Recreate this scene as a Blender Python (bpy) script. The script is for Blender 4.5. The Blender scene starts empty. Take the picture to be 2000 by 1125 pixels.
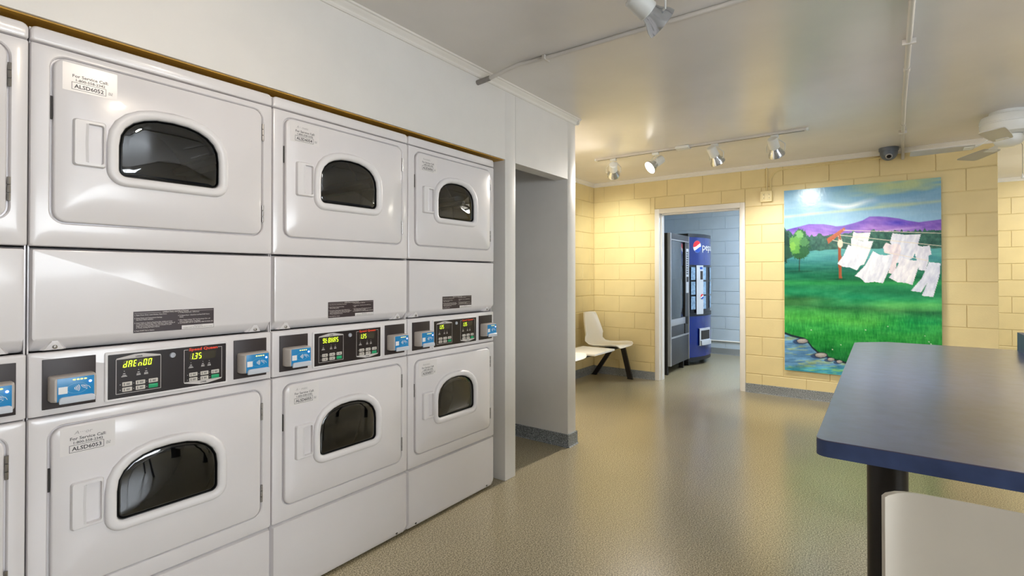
import bpy, bmesh, math, random
import numpy as np
from mathutils import Vector, Matrix
random.seed(4)
S = bpy.context.scene
C = S.collection
R = math.radians

# ------------------------------------------------------------------ camera
FPX, YAW, PITCH, CXP, CYP = 987.892, 36.172, .444, 1000.0, 529.856
CAM = Vector((0, -1.875, 1.261))
cd = bpy.data.cameras.new('camera'); cam = bpy.data.objects.new('camera', cd); C.objects.link(cam)
cd.sensor_width = 36; cd.lens = FPX / 2000 * 36
cd.shift_y = -(562.5 - CYP) / 2000
cd.clip_start = .02
yw, pt = R(YAW), R(PITCH)
cam.location = CAM
cam.rotation_euler = Vector((math.cos(yw) * math.cos(pt), math.sin(yw) * math.cos(pt), math.sin(pt))).to_track_quat('-Z', 'Y').to_euler()
S.camera = cam

# ------------------------------------------------------------------ world, exposure
w = bpy.data.worlds.new('world'); S.world = w; w.use_nodes = True
w.node_tree.nodes['Background'].inputs[0].default_value = (.75, .85, 1, 1)
w.node_tree.nodes['Background'].inputs[1].default_value = .6
vs = S.view_settings
vs.view_transform = 'Standard'; vs.look = 'None'; vs.gamma = 1; vs.use_curve_mapping = False
vs.exposure = 0.12

# light levels (the lamps themselves are built further down)
WARM = (1, .84, .66); SOFT = (1, .93, .85); CFL = (.98, 1, .90); DAY = (.88, .94, 1)
P_CORNER, P_TRACK, P_FLOOR, P_PAINT, P_NEAR, P_DRYER = 92, 56, 190, 46, 100, 15
E_WINDOW, E_VEND, E_SIDE = 13, 84, 44

# ------------------------------------------------------------------ geometry constants (metres)
H = 2.44
XB, XF = 5.932, 8.50            # painted block wall, far wall
YC = 1.144                      # yellow side wall
YE = -2.68                      # free end of the block wall
X0, YR = -2.2, -5.5             # behind the camera, right of the camera
DW, XA = .683, .334             # dryer width, first boundary
ZHEAD = 1.972

def un(x, y, ax, val):
    r = (x - CXP) / FPX; u = -(y - CYP) / FPX
    fw = math.cos(pt) - u * math.sin(pt); up = math.sin(pt) + u * math.cos(pt)
    d = Vector((fw * math.cos(yw) + r * math.sin(yw), fw * math.sin(yw) - r * math.cos(yw), up))
    t = (val - CAM[ax]) / d[ax]
    return CAM + d * t
def pix(X, Y, Z):
    x = X - CAM.x; y = Y - CAM.y; z = Z - CAM.z
    fw = x * math.cos(yw) + y * math.sin(yw); rt = x * math.sin(yw) - y * math.cos(yw)
    f2 = fw * math.cos(pt) + z * math.sin(pt); up = -fw * math.sin(pt) + z * math.cos(pt)
    return CXP + FPX * rt / f2, CYP - FPX * up / f2

# ------------------------------------------------------------------ materials
def lin(c):
    return tuple(((v / 255) / 12.92 if v / 255 <= .04045 else ((v / 255 + .055) / 1.055) ** 2.4) for v in c)
def mat(name, rgb, rough=.5, metal=0, var=.04, scale=6, bump=0, bscale=60, emit=None, estr=0, coat=0, spec=.5, detail=3, crough=.08):
    m = bpy.data.materials.new(name); m.use_nodes = True
    nt = m.node_tree; b = nt.nodes['Principled BSDF']
    col = lin(rgb)
    tc = nt.nodes.new('ShaderNodeTexCoord')
    nz = nt.nodes.new('ShaderNodeTexNoise'); nz.inputs['Scale'].default_value = scale; nz.inputs['Detail'].default_value = detail
    nt.links.new(tc.outputs['Object'], nz.inputs['Vector'])
    rp = nt.nodes.new('ShaderNodeValToRGB')
    rp.color_ramp.elements[0].position = .3; rp.color_ramp.elements[1].position = .7
    rp.color_ramp.elements[0].color = tuple(c * (1 - var) for c in col) + (1,)
    rp.color_ramp.elements[1].color = tuple(min(1, c * (1 + var)) for c in col) + (1,)
    nt.links.new(nz.outputs[0], rp.inputs[0]); nt.links.new(rp.outputs[0], b.inputs['Base Color'])
    b.inputs['Roughness'].default_value = rough; b.inputs['Metallic'].default_value = metal
    b.inputs['Coat Weight'].default_value = coat; b.inputs['Coat Roughness'].default_value = crough; b.inputs['Coat IOR'].default_value = 1.8 if coat == 1 else 1.5
    b.inputs['Specular IOR Level'].default_value = spec
    if emit:
        b.inputs['Emission Color'].default_value = tuple(emit) + (1,); b.inputs['Emission Strength'].default_value = estr
    if bump:
        n2 = nt.nodes.new('ShaderNodeTexNoise'); n2.inputs['Scale'].default_value = bscale; n2.inputs['Detail'].default_value = 4
        nt.links.new(tc.outputs['Object'], n2.inputs['Vector'])
        bp = nt.nodes.new('ShaderNodeBump'); bp.inputs['Strength'].default_value = bump; bp.inputs['Distance'].default_value = .004
        nt.links.new(n2.outputs[0], bp.inputs['Height']); nt.links.new(bp.outputs[0], b.inputs['Normal'])
    return m
def speckle(name, dark, mid, light, scale, rough, bump=.05, blotch=.08, coat=0):
    m = bpy.data.materials.new(name); m.use_nodes = True
    nt = m.node_tree; b = nt.nodes['Principled BSDF']
    b.inputs['Coat Weight'].default_value = coat; b.inputs['Coat Roughness'].default_value = .2
    tc = nt.nodes.new('ShaderNodeTexCoord')
    nz = nt.nodes.new('ShaderNodeTexNoise'); nz.inputs['Scale'].default_value = scale; nz.inputs['Detail'].default_value = 2; nz.inputs['Roughness'].default_value = .8
    nt.links.new(tc.outputs['Object'], nz.inputs['Vector'])
    rp = nt.nodes.new('ShaderNodeValToRGB'); cr = rp.color_ramp
    cr.elements[0].position = .40; cr.elements[0].color = lin(dark) + (1,)
    cr.elements[1].position = .61; cr.elements[1].color = lin(light) + (1,)
    e = cr.elements.new(.5); e.color = lin(mid) + (1,)
    nt.links.new(nz.outputs[0], rp.inputs[0])
    n2 = nt.nodes.new('ShaderNodeTexNoise'); n2.inputs['Scale'].default_value = 1.3; n2.inputs['Detail'].default_value = 5
    nt.links.new(tc.outputs['Object'], n2.inputs['Vector'])
    mp = nt.nodes.new('ShaderNodeMapRange'); mp.inputs[3].default_value = 1 - blotch; mp.inputs[4].default_value = 1 + blotch
    mp.inputs[1].default_value = .3; mp.inputs[2].default_value = .7
    nt.links.new(n2.outputs[0], mp.inputs[0])
    mx = nt.nodes.new('ShaderNodeMix'); mx.data_type = 'RGBA'; mx.blend_type = 'MULTIPLY'; mx.inputs[0].default_value = 1
    nt.links.new(rp.outputs[0], mx.inputs[6]); nt.links.new(mp.outputs[0], mx.inputs[7])
    nt.links.new(mx.outputs[2], b.inputs['Base Color'])
    m2 = nt.nodes.new('ShaderNodeMapRange'); m2.inputs[3].default_value = rough - .07; m2.inputs[4].default_value = rough + .1
    nt.links.new(n2.outputs[0], m2.inputs[0]); nt.links.new(m2.outputs[0], b.inputs['Roughness'])
    bp = nt.nodes.new('ShaderNodeBump'); bp.inputs['Strength'].default_value = bump; bp.inputs['Distance'].default_value = .002
    nt.links.new(nz.outputs[0], bp.inputs['Height']); nt.links.new(bp.outputs[0], b.inputs['Normal'])
    return m
def glassmat(name, tint, rough=.015, ior=1.5):
    m = bpy.data.materials.new(name); m.use_nodes = True
    nt = m.node_tree; nt.nodes.remove(nt.nodes['Principled BSDF'])
    o = nt.nodes['Material Output']
    tr = nt.nodes.new('ShaderNodeBsdfTransparent'); tr.inputs[0].default_value = tuple(tint) + (1,)
    gl = nt.nodes.new('ShaderNodeBsdfGlossy'); gl.inputs['Roughness'].default_value = rough; gl.inputs[0].default_value = (.95, .97, 1, 1)
    fr = nt.nodes.new('ShaderNodeFresnel'); fr.inputs[0].default_value = ior
    mx = nt.nodes.new('ShaderNodeMixShader')
    nt.links.new(fr.outputs[0], mx.inputs[0]); nt.links.new(tr.outputs[0], mx.inputs[1]); nt.links.new(gl.outputs[0], mx.inputs[2])
    nt.links.new(mx.outputs[0], o.inputs[0])
    return m

M = {}
M['wallwhite'] = mat('white_wall_paint', (226, 223, 219), .38, var=.02, bump=.06, bscale=90)
M['ceiling'] = mat('grey_white_ceiling_paint', (230, 226, 223), .25, var=.03, scale=3, bump=.10, bscale=14, detail=6)
M['trim'] = mat('white_trim_paint', (232, 228, 222), .35, var=.02)
M['ochre'] = mat('ochre_wood_edge', (204, 156, 58), .5, var=.12, scale=12)
M['yellow'] = mat('yellow_block_paint', (224, 205, 153), .40, var=.035, scale=5, bump=.22, bscale=110)
M['ymortar'] = mat('yellow_mortar_paint', (224, 205, 153), .5, var=.04, bump=.2, bscale=90)
M['blue'] = mat('pale_blue_block_paint', (188, 202, 216), .40, var=.03, bump=.2, bscale=110)
M['bmortar'] = mat('pale_blue_mortar_paint', (188, 202, 216), .5, var=.03)
M['floor'] = speckle('speckled_epoxy_floor', (104, 94, 70), (162, 149, 117), (212, 200, 168), 165, .30, bump=.0, coat=.7)
M['base'] = speckle('speckled_grey_cove_base', (66, 70, 74), (128, 132, 134), (178, 182, 184), 190, .5)
M['enamel'] = mat('white_dryer_enamel', (226, 222, 223), .27, var=.012, coat=.3)
M['plastic'] = mat('white_moulded_plastic', (229, 226, 227), .33, var=.01)
M['gap'] = mat('grey_gasket', (120, 118, 118), .6)
M['glass'] = glassmat('dryer_door_glass', (.40, .41, .42), .02, 1.85)
M['gasket'] = mat('black_rubber_gasket', (26, 26, 28), .45)
M['drum'] = mat('galvanised_drum', (86, 88, 92), .42, metal=.7, var=.1)
M['steel'] = mat('hinge_steel', (150, 146, 142), .35, metal=.9, var=.1, scale=40)
M['black'] = mat('black_overlay', (32, 24, 26), .32, var=.06)
M['plate'] = mat('dark_brown_plate', (44, 34, 35), .45, var=.08)
M['linegrey'] = mat('grey_print', (205, 200, 198), .5, var=.02)
M['label'] = mat('clear_white_label', (229, 225, 224), .25, var=.01)
M['ink'] = mat('label_ink', (92, 90, 92), .5, var=.05)
M['inkdark'] = mat('dark_label_ink', (60, 58, 62), .5, var=.05)
M['inkfaint'] = mat('worn_label_ink', (168, 164, 164), .5, var=.1)
M['oplabel'] = mat('dark_instruction_label', (58, 46, 50), .35, var=.1, scale=20)
M['opink'] = mat('instruction_print', (206, 198, 194), .5)
M['red'] = mat('red_print', (236, 76, 48), .4)
M['green'] = mat('green_button', (28, 168, 112), .4, var=.03)
M['button'] = mat('cream_button', (212, 206, 198), .4)
M['lcd'] = mat('dim_display_glass', (66, 62, 52), .2)
M['seg'] = mat('lit_display_segment', (190, 220, 30), .4, emit=(.62, .86, .03), estr=1.3)
M['segoff'] = mat('unlit_display_segment', (92, 88, 70), .4)
M['reader'] = mat('grey_reader_case', (186, 178, 172), .35)
M['readerblue'] = mat('blue_reader_face', (22, 136, 198), .28, var=.03)
M['readerline'] = mat('pale_blue_print', (170, 214, 240), .4)
M['white'] = mat('white_print', (238, 238, 238), .45, var=.01)
M['arrow'] = mat('lit_yellow_arrow', (240, 226, 120), .4, emit=(1, .85, .25), estr=.8)
M['led'] = mat('blue_led', (120, 120, 255), .3, emit=(.30, .28, 1), estr=7)
M['lip'] = mat('pale_card_holder', (206, 212, 222), .25)
M['table'] = mat('blue_laminate', (62, 79, 124), .32, var=.18, scale=22, detail=8, bump=.03, bscale=200, coat=1, crough=.27)
M['tableedge'] = mat('blue_edge_laminate', (62, 79, 124), .5, var=.18, scale=16, detail=8)
M['core'] = mat('brown_board_core', (110, 74, 54), .6)
M['blackmetal'] = mat('black_painted_steel', (24, 18, 19), .38, var=.1)
M['shell'] = mat('off_white_seat_shell', (214, 206, 192), .38, var=.02)
M['seatwhite'] = mat('white_seat_shell', (240, 237, 230), .35, var=.015)
M['conduit'] = mat('painted_conduit', (208, 203, 196), .35, var=.03)
M['cable'] = mat('cream_raceway', (226, 208, 152), .4)
M['cream'] = mat('cream_outlet', (238, 222, 172), .35)
M['lampwhite'] = mat('white_lamp_enamel', (222, 224, 222), .28)
M['chrome'] = mat('silver_reflector', (200, 204, 210), .2, metal=.8)
M['bulb'] = mat('lit_bulb', (255, 255, 250), .3, emit=(1, .97, .90), estr=14)
M['slot'] = mat('dark_slot', (40, 36, 34), .6)
M['fan'] = mat('white_fan_enamel', (226, 228, 226), .35, var=.02)
M['blade'] = mat('pale_fan_blade', (188, 186, 180), .42, var=.03)
M['domegrey'] = mat('grey_camera_case', (96, 104, 118), .38, metal=.2)
M['lens'] = mat('camera_lens', (22, 20, 26), .1)
M['vblack'] = mat('black_vending_cabinet', (26, 23, 24), .4, var=.1)
M['vgrey'] = mat('charcoal_vending_panel', (56, 57, 62), .45)
M['silver'] = mat('brushed_silver_frame', (170, 170, 175), .3, metal=.5)
M['vglass'] = glassmat('vending_glass', (.16, .17, .19), .03, 2.2)
M['sblue'] = mat('deep_blue_front', (13, 36, 116), .22, var=.1, scale=4, coat=.4)
M['sblack'] = mat('black_soda_trim', (20, 21, 30), .35)
M['spanel'] = mat('silver_grey_column', (186, 190, 200), .35)
M['sbtn'] = mat('printed_selection_button', (128, 158, 190), .25, var=.35, scale=28)
M['logored'] = mat('logo_red', (214, 34, 44), .35)
M['logoblue'] = mat('logo_blue', (20, 70, 170), .35)
M['winpane'] = mat('bright_daylight_pane', (230, 238, 245), .4, emit=DAY, estr=E_WINDOW)
M['vendlamp'] = mat('lit_cool_diffuser', (245, 250, 250), .4, emit=(.74, .87, 1), estr=E_VEND)
M['sidelamp'] = mat('lit_warm_diffuser', (250, 250, 240), .4, emit=(1, .95, .82), estr=E_SIDE)

# ------------------------------------------------------------------ mesh helpers
def finish(name, me, m, parent=None, smooth=40, loc=None):
    for k in (m if isinstance(m, (list, tuple)) else [m]): me.materials.append(k)
    if smooth:
        me.polygons.foreach_set('use_smooth', [True] * len(me.polygons))
        me.set_sharp_from_angle(angle=R(smooth))
    return link(name, me, parent, loc)
def link(name, me, parent=None, loc=None):
    o = bpy.data.objects.new(name, me); C.objects.link(o)
    if parent: o.parent = parent
    if loc: o.location = loc
    return o
class MB:
    def __init__(s): s.v = []; s.f = []; s.mi = []; s.cur = 0
    def add(s, vs, fs):
        n = len(s.v); s.v += [tuple(p) for p in vs]; s.f += [tuple(i + n for i in f) for f in fs]; s.mi += [s.cur] * len(fs); return s
    def mi_(s, k): s.cur = k; return s
    def box(s, x0, x1, y0, y1, z0, z1, b=0):
        x0, x1 = sorted((x0, x1)); y0, y1 = sorted((y0, y1)); z0, z1 = sorted((z0, z1))
        if not b:
            vs = [(x, y, z) for x in (x0, x1) for y in (y0, y1) for z in (z0, z1)]
            return s.add(vs, [(0, 1, 3, 2), (4, 6, 7, 5), (0, 4, 5, 1), (2, 3, 7, 6), (0, 2, 6, 4), (1, 5, 7, 3)])
        bm = bmesh.new(); bmesh.ops.create_cube(bm, size=1)
        for v in bm.verts:
            v.co = ((x0 + x1) / 2 + v.co.x * (x1 - x0), (y0 + y1) / 2 + v.co.y * (y1 - y0), (z0 + z1) / 2 + v.co.z * (z1 - z0))
        bmesh.ops.bevel(bm, geom=bm.edges[:], offset=b, segments=2, profile=.6, affect='EDGES')
        bm.verts.index_update(); s.add([v.co[:] for v in bm.verts], [[v.index for v in f.verts] for f in bm.faces]); bm.free(); return s
    def loft(s, loops, cap0=False, cap1=False, closed=True):
        n = len(loops[0]); vs = [p for l in loops for p in l]; fs = []
        for k in range(len(loops) - 1):
            for i in range(n if closed else n - 1):
                j = (i + 1) % n
                fs.append((k * n + i, k * n + j, (k + 1) * n + j, (k + 1) * n + i))
        if cap0: fs.append(tuple(range(n))[::-1])
        if cap1: fs.append(tuple((len(loops) - 1) * n + i for i in range(n)))
        return s.add(vs, fs)
    def tube(s, path, r, n=8, cap=True):
        path = [Vector(p) for p in path]; loops = []
        rr_ = r if isinstance(r, (list, tuple)) else [r] * len(path)
        t0 = (path[1] - path[0]).normalized(); a = Vector((0, 0, 1)) if abs(t0.z) < .9 else Vector((1, 0, 0))
        u = t0.cross(a).normalized()
        for i, p in enumerate(path):
            t = ((path[min(i + 1, len(path) - 1)] - p).normalized() + (p - path[max(i - 1, 0)]).normalized()).normalized()
            u = (u - t * u.dot(t)).normalized(); v = t.cross(u)
            loops.append([p + (u * math.cos(2 * math.pi * k / n) + v * math.sin(2 * math.pi * k / n)) * rr_[i] for k in range(n)])
        return s.loft(loops, cap, cap)
    def lathe(s, prof, n=28, c=(0, 0, 0), cap0=True, cap1=True):
        loops = [[(c[0] + r * math.cos(2 * math.pi * k / n), c[1] + r * math.sin(2 * math.pi * k / n), c[2] + z) for k in range(n)] for r, z in prof]
        return s.loft(loops, cap0, cap1)
    def xf(s, mtx):
        s.v = [tuple(mtx @ Vector(p)) for p in s.v]; return s
    def mesh(s, name):
        me = bpy.data.meshes.new(name); me.from_pydata(s.v, [], s.f); me.update()
        if any(s.mi): me.polygons.foreach_set('material_index', s.mi)
        bm = bmesh.new(); bm.from_mesh(me); bmesh.ops.recalc_face_normals(bm, faces=bm.faces[:]); bm.to_mesh(me); bm.free()
        return me
    def build(s, name, m, parent=None, smooth=40, loc=None):
        return finish(name, s.mesh(name), m, parent, smooth, loc)
def empty(name, label, cat, loc=(0, 0, 0), rotz=0, group=None):
    o = bpy.data.objects.new(name, None); C.objects.link(o); o.location = loc; o.rotation_euler = (0, 0, rotz)
    o.empty_display_size = .1
    return tag(o, label, cat, group)
def tag(o, label, cat, group=None):
    o['label'] = label; o['category'] = cat
    if group: o['group'] = group
    return o
def struct(o, label=None):
    o['kind'] = 'structure'
    if label: o['label'] = label; o['category'] = label_cat(o.name)
    return o
def label_cat(n):
    for k in ('wall', 'floor', 'ceiling', 'window', 'door', 'baseboard', 'trim'):
        if n.startswith(k): return k
    return 'structure'
def rr(u0, u1, z0, z1, r, y, n=6, rt=None, rb=None):
    """rounded rectangle loop in the x-z plane; corners BL, BR, TR, TL"""
    rt = r if rt is None else rt; rb = r if rb is None else rb
    out = []
    for cx, cz, a0, q in ((u0, z0, 180, rb), (u1, z0, 270, rb), (u1, z1, 0, rt), (u0, z1, 90, rt)):
        ccx = cx + q if cx == u0 else cx - q; ccz = cz + q if cz == z0 else cz - q
        for k in range(n + 1):
            a = R(a0 + 90 * k / n); out.append((ccx + q * math.cos(a), y, ccz + q * math.sin(a)))
    return out
def dd(uc, hw, z0, zs, z1, r, y, n=6):
    """D outline: flat bottom with small corner radius r, domed top springing at zs"""
    out = []
    for cx, cz, a0, rx, rz in ((uc - hw + r, z0 + r, 180, r, r), (uc + hw - r, z0 + r, 270, r, r), (uc, zs, 0, hw, z1 - zs), (uc, zs, 90, hw, z1 - zs)):
        for k in range(n + 1):
            a = R(a0 + 90 * k / n)
            c, s_ = math.cos(a), math.sin(a)
            if rx > r * 1.5:   # squarer than an ellipse
                e = .86; c = math.copysign(abs(c) ** e, c); s_ = math.copysign(abs(s_) ** e, s_)
            out.append((cx + rx * c, y, cz + rz * s_))
    return out
CACHE = {}
def cached(key, fn, m, smooth=40):
    if key not in CACHE:
        me = fn().mesh(key)
        for k in (m if isinstance(m, (list, tuple)) else [m]): me.materials.append(k)
        if smooth:
            me.polygons.foreach_set('use_smooth', [True] * len(me.polygons)); me.set_sharp_from_angle(angle=R(smooth))
        CACHE[key] = me
    return CACHE[key]
def text_mesh(s, size, width=None, align='LEFT', bold=0, shear=0, m=None, lines=1.0):
    """lettering standing in the x-z plane, facing -y"""
    key = ('txt', s, size, width, align, bold, shear, m.name)
    if key in CACHE: return CACHE[key]
    cu = bpy.data.curves.new('lettering', 'FONT'); cu.body = s; cu.size = size; cu.align_x = align
    cu.resolution_u = 2; cu.offset = bold; cu.shear = shear; cu.space_line = lines; cu.fill_mode = 'FRONT'
    o = bpy.data.objects.new('lettering', cu); C.objects.link(o)
    dg = bpy.context.evaluated_depsgraph_get()
    me = bpy.data.meshes.new_from_object(o.evaluated_get(dg))
    bpy.data.objects.remove(o); bpy.data.curves.remove(cu)
    co = np.empty(len(me.vertices) * 3, 'f'); me.vertices.foreach_get('co', co); co = co.reshape(-1, 3)
    if width and len(co):
        x0, x1 = co[:, 0].min(), co[:, 0].max(); sc = width / max(1e-6, x1 - x0)
        mid = 0 if align == 'LEFT' else (x0 + x1) / 2
        co[:, 0] = (co[:, 0] - mid) * sc
    new = np.stack([co[:, 0], np.zeros(len(co)), co[:, 1]], 1)
    me.vertices.foreach_set('co', new.astype('f').ravel())
    me.materials.clear(); me.materials.append(m); me.update()
    CACHE[key] = me
    return me
def text(name, s, size, x, y, z, parent, m, **k):
    return link(name, text_mesh(s, size, m=m, **k), parent, (x, y, z))

# ================================================================== THE ROOM
struct(MB().box(X0, XF + .2, YR, YC + .3, -.12, 0).build('floor', M['floor'], smooth=0))
struct(MB().box(X0, XF + .2, YR, YC + .3, H, H + .1).build('ceiling', M['ceiling'], smooth=0))
# white wall holding the dryers, with the pillar, the passage opening and the stub
wl = MB()
wl.box(X0, 2.48, -.01, .09, ZHEAD, H)
wl.box(2.48, 2.588, -.01, .95, 0, H, .004)
wl.box(2.588, 3.245, -.01, .094, 1.969, H)
wl.box(3.245, 3.363, -.01, 1.6, 0, H, .006)
wl.box(X0, 3.3, 1.6, 1.7, 0, H)
struct(wl.build('wall_left', M['wallwhite']))
struct(MB().box(X0, 2.479, .0, .088, ZHEAD - .004, ZHEAD - .0005).build('trim_1', M['ochre'], smooth=0))
struct(MB().box(X0, 2.47, .9, .94, 0, H).build('wall_dryer_bay', M['wallwhite'], smooth=0))

# block walls: a backing of mortar with every block standing proud of it
BLK = {}
def block_mesh(L, Hh, m):
    key = ('blk', round(L, 3), round(Hh, 3), m.name)
    if key not in BLK:
        g = .003; b = .004; t = .007; gx = .0018; bx = .0026
        mb = MB()
        mb.loft([[(x, 0, z) for x, z in ((gx, g), (L - gx, g), (L - gx, Hh - g), (gx, Hh - g))],
                 [(x, -t * .62, z) for x, z in ((gx, g), (L - gx, g), (L - gx, Hh - g), (gx, Hh - g))],
                 [(x, -t, z) for x, z in ((gx + bx, g + b), (L - gx - bx, g + b), (L - gx - bx, Hh - g - b), (gx + bx, Hh - g - b))]], cap1=True)
        me = mb.mesh('block'); me.materials.append(m); BLK[key] = me
    return BLK[key]
def lay_blocks(wall, origin, rotz, length, offs, m, rows, holes=(), course=.2, L=.4085):
    """running bond; local x runs along the wall, blocks face local -y"""
    n = 0
    for k in rows:
        z0, z1 = k * course, min((k + 1) * course, H)
        joints = [offs[k % 2] + i * L for i in range(-2, int(length / L) + 3)]
        joints = [0] + [j for j in joints if .03 < j < length - .03] + [length]
        for a, b in zip(joints, joints[1:]):
            parts = [(a, b, z0, z1)]
            for (h0, h1, hz) in holes:
                nxt = []
                for (p, q, y0, y1) in parts:
                    if q <= h0 or p >= h1 or y0 >= hz: nxt.append((p, q, y0, y1)); continue
                    if p < h0: nxt.append((p, h0, y0, y1))
                    if q > h1: nxt.append((h1, q, y0, y1))
                    if y1 > hz: nxt.append((max(p, h0), min(q, h1), hz, y1))
                parts = nxt
            for (p, q, y0, y1) in parts:
                if q - p < .03 or y1 - y0 < .02: continue
                o = link('block', block_mesh(q - p, y1 - y0, m), wall)
                o.matrix_local = Matrix.Translation(origin) @ Matrix.Rotation(rotz, 4, 'Z') @ Matrix.Translation((p, 0, y0))
                n += 1
    return n
D1, D2, DZ = .274, -.625, 1.998            # door opening
wb = MB()
BK = XB + .007
wb.box(BK, BK + .14, D1 + .02, YC + .2, 0, H); wb.box(BK, BK + .14, YE + .004, D2 - .02, 0, H); wb.box(BK, BK + .14, D2 - .02, D1 + .02, DZ + .02, H)
wall_back = struct(wb.build('wall_back', M['ymortar'], smooth=0))
# local x from the yellow corner towards the free end (direction -Y), facing -X
lay_blocks(wall_back, (BK, YC, 0), -math.pi / 2, YC - YE, ((YC - YE) % .4085 - .2043, (YC - YE) % .4085), M['yellow'], range(0, 12),
           holes=((YC - D1 - .055, YC - D2 + .052, DZ + .056),))
lb = MB(); lb.box(3.363, BK + .01, YC + .007, YC + .15, 0, H)
wall_side = struct(lb.build('wall_side', M['ymortar'], smooth=0))
lay_blocks(wall_side, (3.363, YC + .007, 0), 0, XB - 3.363, (.22, .0155), M['yellow'], range(0, 12))
# vending room
vb = MB(); vb.box(XF + .007, XF + .15, YE, YC + .1, 0, H)
wall_far = struct(vb.build('wall_vending_room', M['bmortar'], smooth=0))
lay_blocks(wall_far, (XF + .007, YC, 0), -math.pi / 2, 3.7, (.203, .407), M['blue'], range(0, 12), L=.403)
struct(MB().box(BK + .14, XF + .05, YC, YC + .15, 0, H).build('wall_vending_side', M['blue'], smooth=0))
struct(MB().box(BK + .14, XF, YE + .004, YE + .12, 0, H).build('wall_partition', M['blue'], smooth=0))
# the area past the free end of the block wall
fb = MB(); fb.box(XF + .007, XF + .15, YR, YE + .004, 0, H)
wall_far2 = struct(fb.build('wall_far_right', M['ymortar'], smooth=0))
lay_blocks(wall_far2, (XF + .007, YE, 0), -math.pi / 2, YE - YR, (.053, .257), M['yellow'], range(0, 12))
# right and near walls (behind the viewer) with their windows
struct(MB().box(X0, 2.2, YR - .1, YR, 0, 1.0).box(X0, 2.2, YR - .1, YR, 2.1, H).box(2.2, XF, YR - .1, YR, 0, H).box(X0, -.6, YR - .1, YR, 1.0, 2.1).build('wall_right', M['wallwhite'], smooth=0))
struct(MB().box(X0 - .1, X0, YR, 1.7, 0, H).build('wall_near', M['wallwhite'], smooth=0))
def window(n, x0, x1, y0, y1, z0, z1):
    w_ = struct(MB().box(x0, x1, y0, y1, z0, z0 + .05).box(x0, x1, y0, y1, z1 - .05, z1).build('window_%s' % n, M['trim'], smooth=0))
    ax = x1 - x0 > y1 - y0
    for k in range(3):
        f = k / 2
        if ax: xx = x0 + (x1 - x0 - .05) * f; MB().box(xx, xx + .05, y0, y1, z0, z1).build('mullion', M['trim'], w_, 0)
        else: yy = y0 + (y1 - y0 - .05) * f; MB().box(x0, x1, yy, yy + .05, z0, z1).build('mullion', M['trim'], w_, 0)
    for k in range(2):
        if ax:
            a = x0 + .05 + k * (x1 - x0 - .05) / 2; b = a + (x1 - x0) / 2 - .075
            MB().box(a, b, y0 + .02, y0 + .03, z0 + .05, z1 - .05).build(('fixed', 'sliding')[k] + '_pane_offscreen', M['winpane'], w_, 0)
        else:
            a = y0 + .05 + k * (y1 - y0 - .05) / 2; b = a + (y1 - y0) / 2 - .075
            MB().box(x0 + .02, x0 + .03, a, b, z0 + .05, z1 - .05).build(('fixed', 'sliding')[k] + '_pane_offscreen', M['winpane'], w_, 0)
window('right_offscreen', -.6, 2.2, YR - .09, YR - .01, 1.0, 2.1)

# ceiling trim: a stepped moulding
def moulding(n, p0, p1, nrm, m='trim'):
    """p0->p1 along the wall top, nrm points into the room"""
    p0, p1, nrm = Vector(p0), Vector(p1), Vector(nrm)
    prof = [(0, -.046), (.006, -.046), (.010, -.040), (.010, -.030), (.016, -.022), (.022, -.018), (.026, -.010), (.034, -.008), (.036, 0), (0, 0)]
    loops = [[p + nrm * a + Vector((0, 0, H + b)) for a, b in prof] for p in (p0, p1)]
    return struct(MB().loft(loops, True, True).build('trim_%d' % n, M[m], smooth=30))
moulding(2, (X0, -.01, 0), (3.363 + .03, -.01, 0), (0, -1, 0))
moulding(3, (3.363, -.04, 0), (3.363, YC, 0), (1, 0, 0))
moulding(4, (3.363, YC, 0), (XB, YC, 0), (0, -1, 0))
moulding(5, (XB, YC, 0), (XB, YE, 0), (-1, 0, 0))
moulding(6, (XF, YE, 0), (XF, YR, 0), (-1, 0, 0))
moulding(7, (BK + .14, YE, 0), (XF, YE, 0), (0, -1, 0))
# cove base
def cove(name, p0, p1, nrm, h=.095):
    p0, p1, nrm = Vector(p0), Vector(p1), Vector(nrm)
    prof = [(-.004, 0), (.022, 0), (.014, .006), (.011, .018), (.010, h - .003), (.007, h), (-.004, h)]
    loops = [[p + nrm * a + Vector((0, 0, b)) for a, b in prof] for p in (p0, p1)]
    return struct(MB().loft(loops, True, True).build(name, M['base'], smooth=30))
cove('baseboard_back_left', (XB, YC, 0), (XB, D1 + .055, 0), (-1, 0, 0))
cove('baseboard_back_right', (XB, D2 - .052, 0), (XB, YE, 0), (-1, 0, 0))
cove('baseboard_side', (3.363, YC, 0), (XB, YC, 0), (0, -1, 0), .10)
cove('baseboard_passage', (3.245, -.02, 0), (3.245, 1.6, 0), (-1, 0, 0), .092)
cove('baseboard_stub_end', (3.235, -.01, 0), (3.373, -.01, 0), (0, -1, 0), .092)
cove('baseboard_stub', (3.363, -.02, 0), (3.363, YC, 0), (1, 0, 0), .092)
cove('baseboard_vending', (XF, YC, 0), (XF, YE + .12, 0), (-1, 0, 0), .098)
cove('baseboard_far', (XF, YE, 0), (XF, YR, 0), (-1, 0, 0))

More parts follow.
